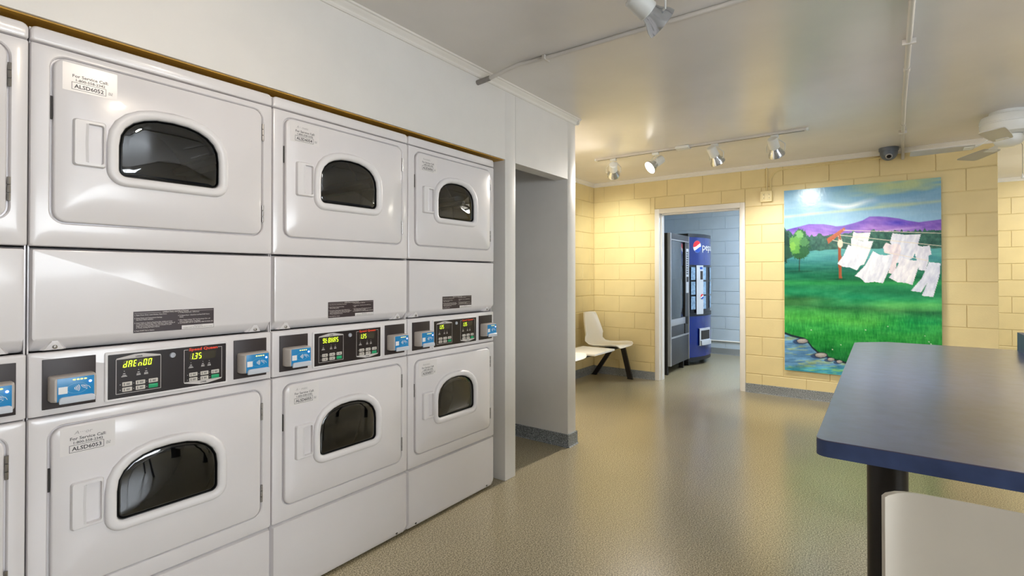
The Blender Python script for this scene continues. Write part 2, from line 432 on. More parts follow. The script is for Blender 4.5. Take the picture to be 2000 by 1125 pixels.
# cased opening to the vending room
fx = XB - .012
df = MB()
df.box(fx, BK + .16, D1, D1 + .055, 0, DZ + .056, .004)
dj = struct(df.build('door_1', M['trim']))
MB().box(fx, BK + .16, D2 - .052, D2, 0, DZ + .056, .004).build('door_jamb', M['trim'], dj)
MB().box(fx, BK + .16, D2 - .001, D1 + .001, DZ, DZ + .056, .004).build('door_head', M['trim'], dj)
MB().box(XB + .045, XB + .12, D1 - .015, D1 + .002, 0, DZ, .002).build('door_stop', M['trim'], dj)
MB().box(XB + .045, XB + .12, D2 - .002, D2 + .015, 0, DZ, .002).build('door_stop', M['trim'], dj)
MB().box(XB + .045, XB + .12, D2, D1, DZ - .015, DZ + .002, .002).build('door_stop', M['trim'], dj)

# ================================================================== DRYERS
T = .0015
UC = .3425
SEG = {'0': 'abcdef', '1': 'bc', '3': 'abcdg', '5': 'acdfg', '8': 'abcdefg', '9': 'abcdfg', 'd': 'bcdeg', 'A': 'abcefg', 'E': 'adefg', 'n': 'ceg', 'H': 'bcefg', 't': 'defg', '6': 'acdefg'}
def seg_digits(s, x0, z0, w_, h_, n=6, lit=True):
    mb = MB(); pitch = w_ / n; dw = pitch * .74; t = h_ * .135; sl = .14
    P = lambda x, z: (x0 + x + (z) * sl, 0, z0 + z)
    dots = 0; i = 0
    for ch in s:
        if ch == '.': 
            bx = i * pitch - .10 * pitch; mb.add([P(bx, 0), P(bx + t, 0), P(bx + t, t), P(bx, t)], [(0, 1, 2, 3)]); continue
        ox = i * pitch; hh = h_ / 2; g = t * .3
        q = {'a': (ox + t, h_ - t, ox + dw - t, h_), 'd': (ox + t, 0, ox + dw - t, t), 'g': (ox + t, hh - t / 2, ox + dw - t, hh + t / 2),
             'f': (ox, hh + g, ox + t, h_ - g), 'b': (ox + dw - t, hh + g, ox + dw, h_ - g), 'e': (ox, g, ox + t, hh - g), 'c': (ox + dw - t, g, ox + dw, hh - g)}
        want = SEG.get(ch, '')
        for k, (a, b, c, d) in q.items():
            if (k in want) == lit: mb.add([P(a, b), P(c, b), P(c, d), P(a, d)], [(0, 1, 2, 3)])
        i += 1
    return mb
def quad(u0, u1, z0, z1, y):
    return MB().add([(u0, y, z0), (u1, y, z0), (u1, y, z1), (u0, y, z1)], [(0, 1, 2, 3)])
def frame_line(pts, t, y):
    """closed polyline drawn as a flat band of width t"""
    mb = MB(); n = len(pts)
    c = Vector((sum(p[0] for p in pts) / n, sum(p[1] for p in pts) / n))
    inner = []
    for i in range(n):
        a, b, d = Vector(pts[i - 1]), Vector(pts[i]), Vector(pts[(i + 1) % n])
        e1, e2 = (b - a).normalized(), (d - b).normalized(); n1, n2 = Vector((-e1.y, e1.x)), Vector((-e2.y, e2.x))
        k = (n1 + n2); k = k / max(.2, k.dot(n1)); inner.append(b + k * t)
    vs = [(p[0], y, p[1]) for p in pts] + [(p[0], y, p[1]) for p in inner]
    return mb.add(vs, [(i, (i + 1) % n, n + (i + 1) % n, n + i) for i in range(n)])
def panel_mesh(u0, u1, z0, z1, b=.007, y=0, rt=.006, rb=.006, back=.02):
    return MB().loft([rr(u0, u1, z0, z1, .006, y + back, rt=rt, rb=rb), rr(u0, u1, z0, z1, .006, y + b, rt=rt, rb=rb),
                      rr(u0 + b * .3, u1 - b * .3, z0 + b * .3, z1 - b * .3, .006, y + b * .3, rt=rt, rb=rb),
                      rr(u0 + b, u1 - b, z0 + b, z1 - b, .006, y, rt=max(.003, rt - b), rb=max(.003, rb - b))], cap1=True)
def front_panel_mesh(z0, z1, d0, d1):
    b = .007; u0, u1 = T, DW - T
    h0, h1, g0, g1 = .043, .645, d0 - .004, d1 + .004
    return MB().loft([rr(u0, u1, z0, z1, .006, .02), rr(u0, u1, z0, z1, .006, b), rr(u0 + b * .3, u1 - b * .3, z0 + b * .3, z1 - b * .3, .006, b * .3), rr(u0 + b, u1 - b, z0 + b, z1 - b, .004, 0),
                      rr(h0 - .003, h1 + .003, g0 - .003, g1 + .003, .038, 0), rr(h0, h1, g0, g1, .036, .003), rr(h0 + .001, h1 - .001, g0 + .001, g1 - .001, .035, .012),
                      rr(h0 + .03, h1 - .03, g0 + .03, g1 - .03, .02, .012), dd(UC, .16, g0 + .085, g1 - .21, g1 - .08, .03, .014)])
def door_mesh(d0, d1, gz):
    u0, u1 = .0495, .6385
    return MB().loft([rr(u0, u1, d0, d1, .031, .011), rr(u0, u1, d0, d1, .031, -.001), rr(u0 + .0015, u1 - .0015, d0 + .0015, d1 - .0015, .03, -.0042), rr(u0 + .005, u1 - .005, d0 + .005, d1 - .005, .027, -.006),
                      dd(UC, .158, gz - .018, gz + .095, gz + .205, .03, -.006), dd(UC, .150, gz - .008, gz + .095, gz + .2, .026, .010)])
def bezel_mesh(gz):
    B = lambda q, y: dd(UC, .1435 + q, gz - q, gz + .092, gz + .196 + q, .020 + q * .9, y)
    return MB().loft([B(.030, -.004), B(.030, -.010), B(.027, -.0165), B(.021, -.0195), B(.012, -.0190), B(.005, -.0165), B(.001, -.011), B(-.001, .004)])
def glass_mesh(gz):
    B = lambda q, y: dd(UC, (.1435 - .003) * q, gz + .003 + (1 - q) * .09, gz + .092, gz + .09 + .103 * q, .020 * q, y)
    return MB().loft([B(1, .0), B(.985, -.0035), B(.95, -.005), B(.8, -.0065), B(.5, -.0080), B(.2, -.0086)], cap1=True)
def handle_mesh(hz):
    u0, u1, z0, z1 = .090, .166, hz, hz + .135
    mb = MB()
    # bowed grip plate on the left, scooped pocket on the right
    mb.loft([rr(u0, u1, z0, z1, .008, -.004), rr(u0, u1, z0, z1, .008, -.012), rr(u0 + .003, u1 - .003, z0 + .003, z1 - .003, .007, -.018),
             rr(u0 + .030, u1 - .006, z0 + .010, z1 - .010, .006, -.0185), rr(u0 + .033, u1 - .008, z0 + .014, z1 - .014, .005, .010)], cap1=True)
    return mb
def pocket_mesh(hz):
    u0, u1, z0, z1 = .090, .166, hz, hz + .135
    # overhanging lip of the grip
    return MB().loft([[(u0 + .028, -.0186, z0 + .012), (u0 + .034, -.0215, z0 + .012), (u0 + .034, -.017, z0 + .012)], [(u0 + .026, -.0186, (z0 + z1) / 2), (u0 + .032, -.0225, (z0 + z1) / 2), (u0 + .032, -.017, (z0 + z1) / 2)],
                      [(u0 + .028, -.0186, z1 - .012), (u0 + .034, -.0215, z1 - .012), (u0 + .034, -.017, z1 - .012)]], True, True)
def hinge_mesh(z0):
    mb = MB()
    for k in range(3): mb.lathe([(.0042, k * .0215), (.0042, k * .0215 + .0195)], 8, (.6435, -.002, z0))
    return mb
def drum_mesh(zc):
    mb = MB(); n = 36; L = []
    for r, y in ((.20, .03), (.262, .045), (.262, .12), (.255, .125), (.262, .13), (.262, .25), (.255, .255), (.262, .26), (.262, .55), (.05, .56)):
        L.append([(UC + r * math.cos(2 * math.pi * k / n), y, zc + r * math.sin(2 * math.pi * k / n)) for k in range(n)])
    return mb.loft(L, False, True)
def baffle_mesh(zc, a):
    ca, sa = math.cos(a), math.sin(a); P = lambda r, t, y: (UC + r * ca - t * sa, y, zc + r * sa + t * ca)
    return MB().loft([[P(.262, -.03, y), P(.20, -.012, y), P(.20, .012, y), P(.262, .03, y)] for y in (.1, .5)], True, True)

def service_label(door, z, number, faded):
    lab = link('service_label', cached('service_label', lambda: quad(0, .127, 0, .079, 0), M['label'], 0), door, (.067, -.0064, z))
    par = door
    y = -.0068
    if faded: text('lettering', faded, .014, .067 + .052, y, z + .0565, par, M['inkfaint'], width=.05 if len(faded) > 7 else .042, align='CENTER', shear=.2)
    text('lettering', 'For Service Call:', .012, .067 + .0635, y, z + .0405, par, M['ink'], width=.083, align='CENTER', bold=.0002)
    text('lettering', '1-800-558-2342', .010, .067 + .0635, y, z + .0295, par, M['ink'], width=.068, align='CENTER', bold=.0002)
    text('lettering', number, .0155, .067 + .060, y, z + .0105, par, M['inkdark'], width=.068, align='CENTER', bold=.0003)
    link('number_box', cached('number_box', lambda: frame_line([(0, 0), (.080, 0), (.080, .021), (0, .021)], .0011, 0), M['inkdark'], 0), par, (.067 + .020, y, z + .0055))
    text('lettering', 'ALS\n606', .0058, .067 + .105, y, z + .016, par, M['ink'], width=.011, lines=.8)

OPS_L = ('1. Open Dryer Door, Load Clothes, Close Door.\n\n2. Select Fabric and Temperature Settings.\n    See Door Fabric Selector.\n\n3. Insert Coins or Card as Required (No Additional Coins\n'
         '    or Card for Initial Drying Time. Will Start Upper Display of\n    Initial Amount Drying Time, Last 2-3 minutes of Cycle\n    is Timed, cooling the Fabric Period.\n\n4. Push START Pad or Button.')
OPS_R = ('5. To Stop Drying Cycle - OPEN Door.\n\n6. To Restart Dryer - Close Door and Push START Pad or\n    Button.\n\n7. When Display Indicates "00" Time Remaining is Zero, and\n'
         '    Does not Require Button Time Begins.\n8. CLOTHES MAY DRY AT 25 MINUTES. REMOVE FROM LINE.')

def control_panel(dr, up, lo):
    cp = link('control_panel', cached('control_panel', lambda: MB().loft([rr(.169, .521, .880, 1.029, .006, .006), rr(.169, .521, .880, 1.029, .006, -.001), rr(.171, .519, .882, 1.027, .005, -.003), rr(.176, .514, .887, 1.021, .002, -.003), rr(.176, .514, .887, 1.021, .002, -.0015)]), M['plastic']), dr)
    link('overlay', cached('overlay', lambda: quad(.176, .514, .887, 1.021, -.0016), M['black'], 0), cp)
    y = -.0022
    # upper group: roof-shaped head; lower group: pointed foot
    a0, a1 = .196, .315
    link('print_frame', cached('pf_up', lambda: frame_line([(a0, .899), (a1, .899), (a1, 1.005), (a0, 1.005)], .0014, y), M['linegrey'], 0), cp)
    link('print_banner', cached('pb_up', lambda: MB().add([(a0, y, 1.004), (a1, y, 1.004), (a1 - .002, y, 1.008), ((a0 + a1) / 2 + .012, y, 1.0165), ((a0 + a1) / 2 - .012, y, 1.0165), (a0 + .002, y, 1.008)], [(0, 1, 2, 3, 4, 5)]), M['linegrey'], 0), cp)
    text('lettering', 'UPPER', .0065, (a0 + a1) / 2, y - .0004, 1.0065, cp, M['inkdark'], width=.019, align='CENTER', bold=.0002)
    b0, b1 = .381, .501
    link('print_frame', cached('pf_lo', lambda: frame_line([(b0, .903), (b1, .903), (b1, 1.012), (b0, 1.012)], .0014, y), M['linegrey'], 0), cp)
    link('print_banner', cached('pb_lo', lambda: MB().add([(b0, y, .904), (b0 + .002, y, .900), ((b0 + b1) / 2 - .012, y, .8915), ((b0 + b1) / 2 + .012, y, .8915), (b1 - .002, y, .900), (b1, y, .904)], [(0, 1, 2, 3, 4, 5)]), M['linegrey'], 0), cp)
    text('lettering', 'LOWER', .0065, (b0 + b1) / 2, y - .0004, .8955, cp, M['inkdark'], width=.019, align='CENTER', bold=.0002)
    link('banner_gap', cached('bgap', lambda: quad(.394, .487, 1.006, 1.0165, y - .0002), M['black'], 0), cp)
    text('lettering', 'Speed Queen', .0125, .441, y - .0006, 1.0072, cp, M['red'], width=.090, align='CENTER', bold=.0005)
    for gx, s, dz in ((a0, up, 0), (b0, lo, 0)):
        link('display', cached('lcd%.3f' % gx, lambda: quad(gx + .015, gx + .099, .975, 1.002, y - .0002), M['lcd'], 0), cp)
        me = seg_digits(s, gx + .017, .978, .078, .0205, lit=False).mesh('off'); me.materials.append(M['segoff']); link('unlit_digits', me, cp, (0, y - .0004, 0))
        me = seg_digits(s, gx + .017, .978, .078, .0205).mesh('on'); me.materials.append(M['seg']); link('lit_digits', me, cp, (0, y - .0007, 0))
        # indicator marks and their captions
        for q, iu in enumerate((gx + .021, gx + .058, gx + .078)):
            def ind(iu=iu, q=q):
                mb = MB(); mb.lathe([(.0011, 0), (.0011, .0004)], 8)
                mb.xf(Matrix.Translation((iu, y - .0004, .967)) @ Matrix.Rotation(R(90), 4, 'X'))
                for j, (wd, zz) in enumerate(((.006, .9585), (.010, .9535), (.015 if q == 0 else .011, .950))):
                    mb.add([(iu - wd / 2, y - .0004, zz), (iu + wd / 2, y - .0004, zz), (iu + wd / 2, y - .0004, zz + .0021), (iu - wd / 2, y - .0004, zz + .0021)], [(0, 1, 2, 3)])
                return mb
            link('indicator', cached('ind%.3f%d' % (gx, q), ind, M['linegrey'], 0), cp)
        for q in range(6):
            bu = gx + .016 + (q % 3) * .0345; bz = .921 - (q // 3) * .0165
            green = q == 5
            bo = link('button', cached('btn%s' % green, lambda: MB().loft([rr(0, .025, 0, .0125, .0015, 0, n=2), rr(0, .025, 0, .0125, .0015, -.0012, n=2), rr(.0006, .0244, .0006, .0119, .0012, -.0016, n=2)], cap1=True), M['green' if green else 'button']), cp, (bu, y, bz))
            link('button_led', cached('bled', lambda: MB().lathe([(.0011, 0), (.0011, .0006)], 8).xf(Matrix.Rotation(R(90), 4, 'X')), M['linegrey'], 0), cp, (bu - .005, y, bz + .006))
            if not green:
                link('button_print', cached('bprint', lambda: quad(.004, .0058, .0025, .010, 0).add([(.010, 0, .007), (.020, 0, .007), (.020, 0, .0086), (.010, 0, .0086)], [(0, 1, 2, 3)]).add([(.010, 0, .004), (.019, 0, .004), (.019, 0, .0056), (.010, 0, .0056)], [(0, 1, 2, 3)]), M['inkdark'], 0), cp, (bu, y - .0018, bz))
    link('key_lock', cached('lock', lambda: MB().lathe([(.0085, 0), (.0085, .004), (.007, .006), (.005, .006), (.0045, .0045), (.001, .0045)], 18).xf(Matrix.Translation((.3475, -.001, 1.000)) @ Matrix.Rotation(R(90), 4, 'X')), M['spanel']), cp)

def arc_band(cx, cz, r, t, a0, a1, y, n=8, ry=1):
    vs = []
    for k in range(n + 1):
        a = R(a0 + (a1 - a0) * k / n)
        for q in (r, r + t): vs.append((cx + q * math.cos(a), y, cz + q * ry * math.sin(a)))
    return MB().add(vs, [(2 * k, 2 * k + 1, 2 * k + 3, 2 * k + 2) for k in range(n)])
def card_reader(dr, u0):
    """u0 = left edge of the dark mounting plate"""
    link('mounting_plate', cached('rplate', lambda: MB().box(0, .118, -.0015, .004, .887, 1.026, .001), M['plate']), dr, (u0, 0, 0))
    x0, x1, z0, z1 = .011, .112, .908, .980
    D = -.045
    body = link('card_reader', cached('rbody', lambda: MB().loft([rr(x0, x1, z0, z1, .006, -.001, n=3), rr(x0, x1, z0, z1, .006, -.02, n=3), rr(x0 + .003, x1 - .003, z0 + .002, z1 - .002, .006, D + .004, n=3), rr(x0 + .006, x1 - .006, z0 + .005, z1 - .005, .005, D, n=3)], cap1=True), M['reader']), dr, (u0, 0, 0))
    y = D - .0008
    bx0, bx1, bz0, bz1 = x0 + .011, x1 - .009, z0 + .002, z1 - .005
    link('reader_face', cached('rface', lambda: MB().box(bx0, bx1, y, D + .003, bz0, bz1, .0006), M['readerblue']), body)
    y -= .0004
    for k in range(4):
        ax = bx0 + .036 + k * .0085; s_ = -1 if k < 2 else 1
        link('arrow_light', cached('arrow%d' % s_, lambda: MB().add([(-.0032 * s_, 0, -.0013), (.0012 * s_, 0, -.0013), (.0036 * s_, 0, .0006), (.0012 * s_, 0, .0025), (-.0032 * s_, 0, .0025)], [(0, 1, 2, 3, 4)]), M['arrow'], 0), body, (ax, y, bz1 - .0075))
    link('status_light', cached('led', lambda: MB().lathe([(.0034, 0), (.003, .001), (.0008, .0016)], 12).xf(Matrix.Rotation(R(90), 4, 'X')), M['led']), body, (bx1 - .009, y, bz1 - .0155))
    def wave():
        mb = MB()
        for k, r in enumerate((.004, .0075, .011, .0145)): 
            w_ = arc_band(.0, 0, r, .0017, -36, 36, 0); mb.add(w_.v, w_.f)
        return mb
    link('contactless_mark', cached('wave', wave, M['white'], 0), body, (bx0 + .033, y, bz0 + .034))
    link('oval_outline', cached('oval', lambda: arc_band(0, 0, .0225, .0006, 0, 360, 0, 32, .62), M['readerline'], 0), body, (bx0 + .043, y, bz0 + .034))
    def hand():
        mb = MB()
        for a, b in (((0, .006), (.009, .004)), ((0, .006), (.002, .001)), ((.002, .001), (.010, -.004)), ((.009, .004), (.017, .0005)), ((.017, .0005), (.0205, -.006)), ((.004, .0035), (.012, -.001)), ((.010, -.004), (.013, -.007))):
            d = (Vector(b) - Vector(a)); nn = Vector((-d.y, d.x)).normalized() * .0006
            mb.add([(a[0] - nn.x, 0, a[1] - nn.y), (b[0] - nn.x, 0, b[1] - nn.y), (b[0] + nn.x, 0, b[1] + nn.y), (a[0] + nn.x, 0, a[1] + nn.y)], [(0, 1, 2, 3)])
        return mb
    link('hand_mark', cached('hand', hand, M['white'], 0), body, (bx0 + .052, y - .0002, bz0 + .035))
    link('blank_sticker', cached('rstick', lambda: quad(0, .0195, 0, .0195, 0), M['white'], 0), body, (bx0 + .0025, y - .0001, bz0 + .022))
    link('card_holder', cached('rlip', lambda: MB().loft([rr(bx0 + .003, bx1 + .001, z0 - .003, z0 + .0155, .003, D + .002, n=4, rt=.009, rb=.002), rr(bx0 + .003, bx1 + .001, z0 - .003, z0 + .0155, .003, D - .007, n=4, rt=.009, rb=.002), rr(bx0 + .0045, bx1 - .0005, z0 - .0015, z0 + .014, .003, D - .0085, n=4, rt=.008, rb=.002)], cap0=True, cap1=True), M['lip']), body)
    link('wire_notch', cached('rnotch', lambda: MB().box(bx0 + .001, bx0 + .005, D - .003, D + .002, z0 - .002, z0 + .004), M['slot'], 0), body)

def dryer(i, label, nums, disp, faded):
    dr = empty('stacked_dryer', label, 'dryer', (XA + i * DW, 0, 0), 0, 'stacked dryers set into the white wall')
    P = lambda name, fn, m, parent=dr, smooth=40: link(name, cached(name + str(fn.__code__.co_consts), fn, M[m], smooth), parent)
    P('cabinet', lambda: MB().box(.002, .005, .02, .76, .01, 1.948).box(DW - .005, DW - .002, .02, .76, .01, 1.948).box(.005, DW - .005, .02, .76, 1.944, 1.948).box(.005, DW - .005, .755, .76, .01, 1.944).box(.02, DW - .02, .06, .7, .0, .012), 'enamel')
    P('top_band', lambda: panel_mesh(T, DW - T, 1.9065, 1.9495, rt=.016), 'enamel')
    P('front_panel', lambda: front_panel_mesh(1.3415, 1.9035, 1.412, 1.877), 'enamel')
    def mid():
        u0, u1 = T, DW - T
        mb = MB(); b = .007
        return mb.loft([rr(u0, u1, 1.0485, 1.3385, .006, .045, rb=.012), rr(u0, u1, 1.0485, 1.3385, .006, .036, rb=.012), rr(u0 + .004, u1 - .004, 1.0505, 1.3365, .006, .030, rb=.012),
                        rr(u0 + b, u1 - b, 1.080, 1.3318, .004, -.000, rb=.010), rr(u0 + b + .006, u1 - b - .006, 1.087, 1.329, .004, -.0015, rb=.008)], cap1=True)
    mp = P('access_panel', mid, 'enamel')
    for su in (.057, .621):
        link('screw_boss', cached('boss', lambda: MB().loft([[(-.030, .026, -.014), (.030, .026, -.014), (.008, .001, .014), (-.008, .001, .014)], [(-.022, .006, -.013), (.022, .006, -.013), (.006, .000, .011), (-.006, .000, .011)]], cap1=True), M['enamel']), mp, (su, .004, 1.064))
        link('screw', cached('screw', lambda: MB().lathe([(.0055, 0), (.0055, .002), (.0035, .0034), (.0015, .0034), (.0012, .002)], 12).xf(Matrix.Rotation(R(90), 4, 'X')), M['steel']), mp, (su, .004, 1.0595))
    ol = P('instruction_label', lambda: quad(.2395, .4735, 1.081, 1.1475, -.0019), 'oplabel', mp, 0)
    y = -.0024
    text('lettering', 'OPERATING INSTRUCTIONS', .0068, .3565, y, 1.1405, mp, M['opink'], width=.076, align='CENTER', bold=.00015)
    for rx in (.242, .398): link('print_rule', cached('rules', lambda: quad(0, .073, 1.1415, 1.1422, y), M['opink'], 0), mp, (rx, 0, 0))
    text('lettering', OPS_L, .0050, .242, y, 1.1345, mp, M['opink'], width=.112, bold=.0001, lines=.98)
    text('lettering', OPS_R, .0050, .363, y, 1.1365, mp, M['opink'], width=.108, bold=.0001, lines=1.0)
    P('lint_notice', lambda: quad(.374, .4725, 1.0818, 1.0945, -.0022), 'label', mp, 0)
    text('lettering', 'IMPORTANT', .0042, .424, y - .0002, 1.0897, mp, M['inkdark'], width=.026, align='CENTER')
    text('lettering', 'CLEAN LINT FILTER BEFORE EACH LOAD', .0045, .4235, y - .0002, 1.0845, mp, M['inkdark'], width=.090, align='CENTER')
    P('console', lambda: panel_mesh(T, DW - T, .8685, 1.0455, b=.006, y=.003), 'enamel')
    P('lower_front_panel', lambda: front_panel_mesh(.3065, .8655, .367, .832), 'enamel')
    def base():
        u0, u1 = T, DW - T; b = .007
        return MB().loft([rr(u0, u1, .010, .3035, .006, .03, rb=.012), rr(u0, u1, .010, .3035, .006, .02, rb=.012), rr(u0 + .003, u1 - .003, .012, .301, .006, .013, rb=.012),
                          rr(u0 + b, u1 - b, .038, .2965, .004, 0, rb=.01)], cap1=True)
    bp = P('kick_panel', base, 'enamel')
    for su in (.06, .62):
        link('screw', cached('kscrew', lambda: MB().lathe([(.006, 0), (.006, .002), (.0035, .003), (.001, .002)], 10).xf(Matrix.Rotation(R(90), 4, 'X')), M['gasket']), bp, (su, .007, .026))
    # the two doors share one build, the lower sits 1.045 m below the upper
    for q, (dz, num) in enumerate(((0, nums[0]), (-1.045, nums[1]))):
        door = link('loading_door', cached('door', lambda: door_mesh(1.412, 1.877, 1.562), M['enamel']), dr, (0, 0, dz))
        link('window_bezel', cached('bezel', lambda: bezel_mesh(1.562), M['plastic'], 50), door)
        link('gasket', cached('gasket', lambda: MB().loft([dd(UC, .1430, 1.5625, 1.654, 1.7575, .02, -.0075), dd(UC, .1415, 1.5645, 1.654, 1.756, .019, -.007), dd(UC, .1415, 1.5645, 1.654, 1.756, .019, .008)]), M['gasket']), door)
        link('window_glass', cached('glass', lambda: glass_mesh(1.562), M['glass'], 60), door)
        link('door_handle', cached('handle', lambda: handle_mesh(1.577), M['plastic']), door)
        link('grip_lip', cached('griplip', lambda: pocket_mesh(1.577), M['plastic']), door)
        for hz in (1.765, 1.460): link('hinge', cached('hinge', lambda: hinge_mesh(0), M['steel']), door, (0, 0, hz))
        link('latch', cached('latch', lambda: MB().box(.0435, .0485, .004, .011, 1.70, 1.765), M['slot'], 0), door)
        if num: service_label(door, 1.789 if q == 0 else 1.793, num, faded[q])
        dm = link('drum', cached('drum', lambda: drum_mesh(1.62), M['drum'], 30), dr, (0, 0, dz))
        for a in (20, 140, 260): link('drum_baffle', cached('baf%d' % a, lambda: baffle_mesh(1.62, R(a)), M['drum']), dm)
    control_panel(dr, *disp)
    card_reader(dr, .030); card_reader(dr, .5425)
    return dr
dryer(-1, 'white stacked dryer at the end of the row, next to the one numbered ALSD6052', ('', ''), ('1.35', '1.35'), ('', ''))
dryer(0, 'white stacked dryer numbered ALSD6052 and ALSD6053, its display reading dAEn00', ('ALSD6052', 'ALSD6053'), ('dAEn00', '1.35'), ('', 'A···or'))
dryer(1, 'white stacked dryer numbered ALSD6054 and ALSD6055, in the middle of the row', ('ALSD6054', 'ALSD6055'), ('9t8HA5', '1.35'), ('A··· matic', 'A··· matic'))
dryer(2, 'white stacked dryer numbered ALSD6056 and ALSD6057, against the narrow white pillar', ('ALSD6056', 'ALSD6057'), ('1.35', '1.35'), ('Automatic', 'Automatic'))

# ================================================================== PAINTING
PX = 5.893; PY0, PY1, PZ0, PZ1 = -1.0604, -2.3052, .2835, 2.1352
def painting():
    root = empty('painting', 'large glossy canvas of white laundry on a clothesline over green hills', 'painting', (PX, (PY0 + PY1) / 2, PZ0))
    NX, NZ = 270, 390
    ys = np.linspace(PY0, PY1, NX); zs = np.linspace(PZ1, PZ0, NZ)
    Yg, Zg = np.meshgrid(ys, zs)
    # where each spot of the canvas lies in the photograph, so its drawing can be laid out on the canvas
    px, py = np.vectorize(lambda y, z: pix(PX, y, z))(Yg, Zg)
    a = (Yg - PY0) / (PY1 - PY0); b = (PZ1 - Zg) / (PZ1 - PZ0)
    def hsh(i, j, s): 
        v = np.sin(i * 127.1 + j * 311.7 + s * 74.7) * 43758.5453; return v - np.floor(v)
    def vn(x, y, s=0):
        i, j = np.floor(x), np.floor(y); f, g = x - i, y - j; f = f * f * (3 - 2 * f); g = g * g * (3 - 2 * g)
        return (hsh(i, j, s) * (1 - f) + hsh(i + 1, j, s) * f) * (1 - g) + (hsh(i, j + 1, s) * (1 - f) + hsh(i + 1, j + 1, s) * f) * g
    def fbm(x, y, s=0): return vn(x, y, s) * .5 + vn(x * 2, y * 2, s + 1) * .3 + vn(x * 4, y * 4, s + 2) * .2
    img = np.zeros(Yg.shape + (3,))
    def put(mask, col): 
        m_ = np.clip(mask, 0, 1)[..., None]; img[:] = img * (1 - m_) + np.array(col, float) * m_
    def grad(t, stops):
        out = np.zeros(t.shape + (3,)); xs = [s[0] for s in stops]
        for k in range(3): out[..., k] = np.interp(t, xs, [s[1][k] for s in stops])
        return out
    def poly(pts, sx=None):
        """crop coordinates -> photo pixels -> inside mask"""
        ox, oy, s = sx
        P = [(ox + x / s, oy + y / s) for x, y in pts]; ins = np.zeros(px.shape, bool)
        for (x0, y0), (x1, y1) in zip(P, P[1:] + P[:1]):
            if y0 == y1: continue
            c = ((y0 > py) != (y1 > py)) & (px < (x1 - x0) * (py - y0) / (y1 - y0) + x0); ins ^= c
        return ins.astype(float)
    A = (1500, 330, 4.892); B8 = (1500, 560, 5.556); Cc = (1500, 320, 2.678)
    cx7 = (px - 1500) * 4.892; cy7 = (py - 330) * 4.892
    def line(p, q, w_, crop=A):
        ox, oy, s = crop; x0, y0, x1, y1 = ox + p[0] / s, oy + p[1] / s, ox + q[0] / s, oy + q[1] / s
        dx, dy = x1 - x0, y1 - y0; t = np.clip(((px - x0) * dx + (py - y0) * dy) / (dx * dx + dy * dy), 0, 1)
        d = np.hypot(px - x0 - t * dx, py - y0 - t * dy); return np.clip(1.2 - d / w_, 0, 1)
    def ell(x, y, rx, ry, crop=A, rough=0, s=3, rot=0):
        ox, oy, sc = crop; ddx = (px - ox - x / sc) / (rx / sc); ddy = (py - oy - y / sc) / (ry / sc)
        r = np.hypot(ddx, ddy)
        if rough: r = r + rough * (fbm(px / 2.5, py / 2.5, s) - .5)
        return np.clip((1 - r) * 6, 0, 1)
    # sky
    n1 = fbm(a * 5, b * 30, 1); n2 = fbm(a * 3 + 4, b * 22, 5)
    img[:] = grad(b, [(0, (98, 152, 190)), (.1, (128, 172, 206)), (.2, (146, 188, 222)), (.3, (178, 208, 232)), (.36, (196, 216, 236))])
    put(np.clip((n1 - .5) * 3, 0, 1) * .45, (170, 205, 225))
    yel = np.clip((n2 - .40) * 4, 0, 1) * np.clip((a - .3) * 2.5, 0, 1) * np.clip(1 - b / .17, 0, 1) ** .6
    put(yel * .8, (205, 212, 140))
    put(np.clip(1 - np.abs(b - .115 - .03 * (1 - a)) / .012, 0, 1) * .55 * (n1 + .3), (220, 220, 150))
    put(np.clip(1 - np.abs(b - .1 - .012 * np.sin(a * 18)) / .02, 0, 1) * np.clip((a - .2) * 5, 0, 1) * np.clip((.66 - a) * 6, 0, 1) * .85, (240, 246, 250))
    # mountains
    rx = [140, 180, 290, 390, 530, 600, 650, 720, 820, 900, 970, 1060, 1130, 1250, 1330, 1440, 1500, 1570, 1660]
    ry = [585, 578, 550, 525, 525, 535, 546, 540, 515, 490, 452, 451, 455, 470, 490, 506, 498, 490, 478]
    ridge = np.interp(cx7, rx, ry)
    mm = np.clip((cy7 - ridge) / 5, 0, 1)
    mcol = grad(np.clip((cy7 - ridge) / 130, 0, 1), [(0, (112, 80, 186)), (.35, (126, 92, 192)), (.8, (150, 112, 200)), (1, (150, 110, 196))])
    nb = fbm(cx7 / 160 + cy7 / 90, cy7 / 40 - cx7 / 200, 8)[..., None]
    mcol = mcol + (nb - .45) * np.array([70, 60, 40])
    mcol = mcol + np.clip(1 - np.hypot((cx7 - 1230) / 190, (cy7 - 515) / 40), 0, 1)[..., None] * np.array([-55, -35, -5])
    mcol = mcol + np.clip(1 - np.hypot((cx7 - 1150) / 400, (cy7 - 590 + (cx7 - 1150) * .12) / 18), 0, 1)[..., None] * np.array([50, 55, 25])
    img[:] = img * (1 - mm[..., None]) + mcol * mm[..., None]
    # tree line
    tl = np.interp(cx7, [140, 240, 400, 560, 700, 1000, 1150, 1350, 1650], [560, 640, 648, 640, 628, 606, 604, 600, 594]) - 26 * (vn(cx7 / 22, cx7 * 0, 3) ** 2) - 10 * vn(cx7 / 7, cx7 * 0, 4)
    tm = np.clip((cy7 - tl) / 4, 0, 1)
    tn = fbm(cx7 / 22, cy7 / 26, 12)
    tcol = np.stack([24 + 50 * tn, 62 + 66 * tn, 62 + 46 * tn], -1)
    img[:] = img * (1 - tm[..., None]) + tcol * tm[..., None]
    # fields
    fl = np.interp(cx7, [140, 400, 560, 660, 1000, 1650], [872, 785, 770, 764, 756, 756]) + 10 * (vn(cx7 / 50, cx7 * 0, 7) - .5)
    fm = np.clip((cy7 - fl) / 5, 0, 1)
    gn = fbm(cx7 / 240, cy7 / 34, 20)
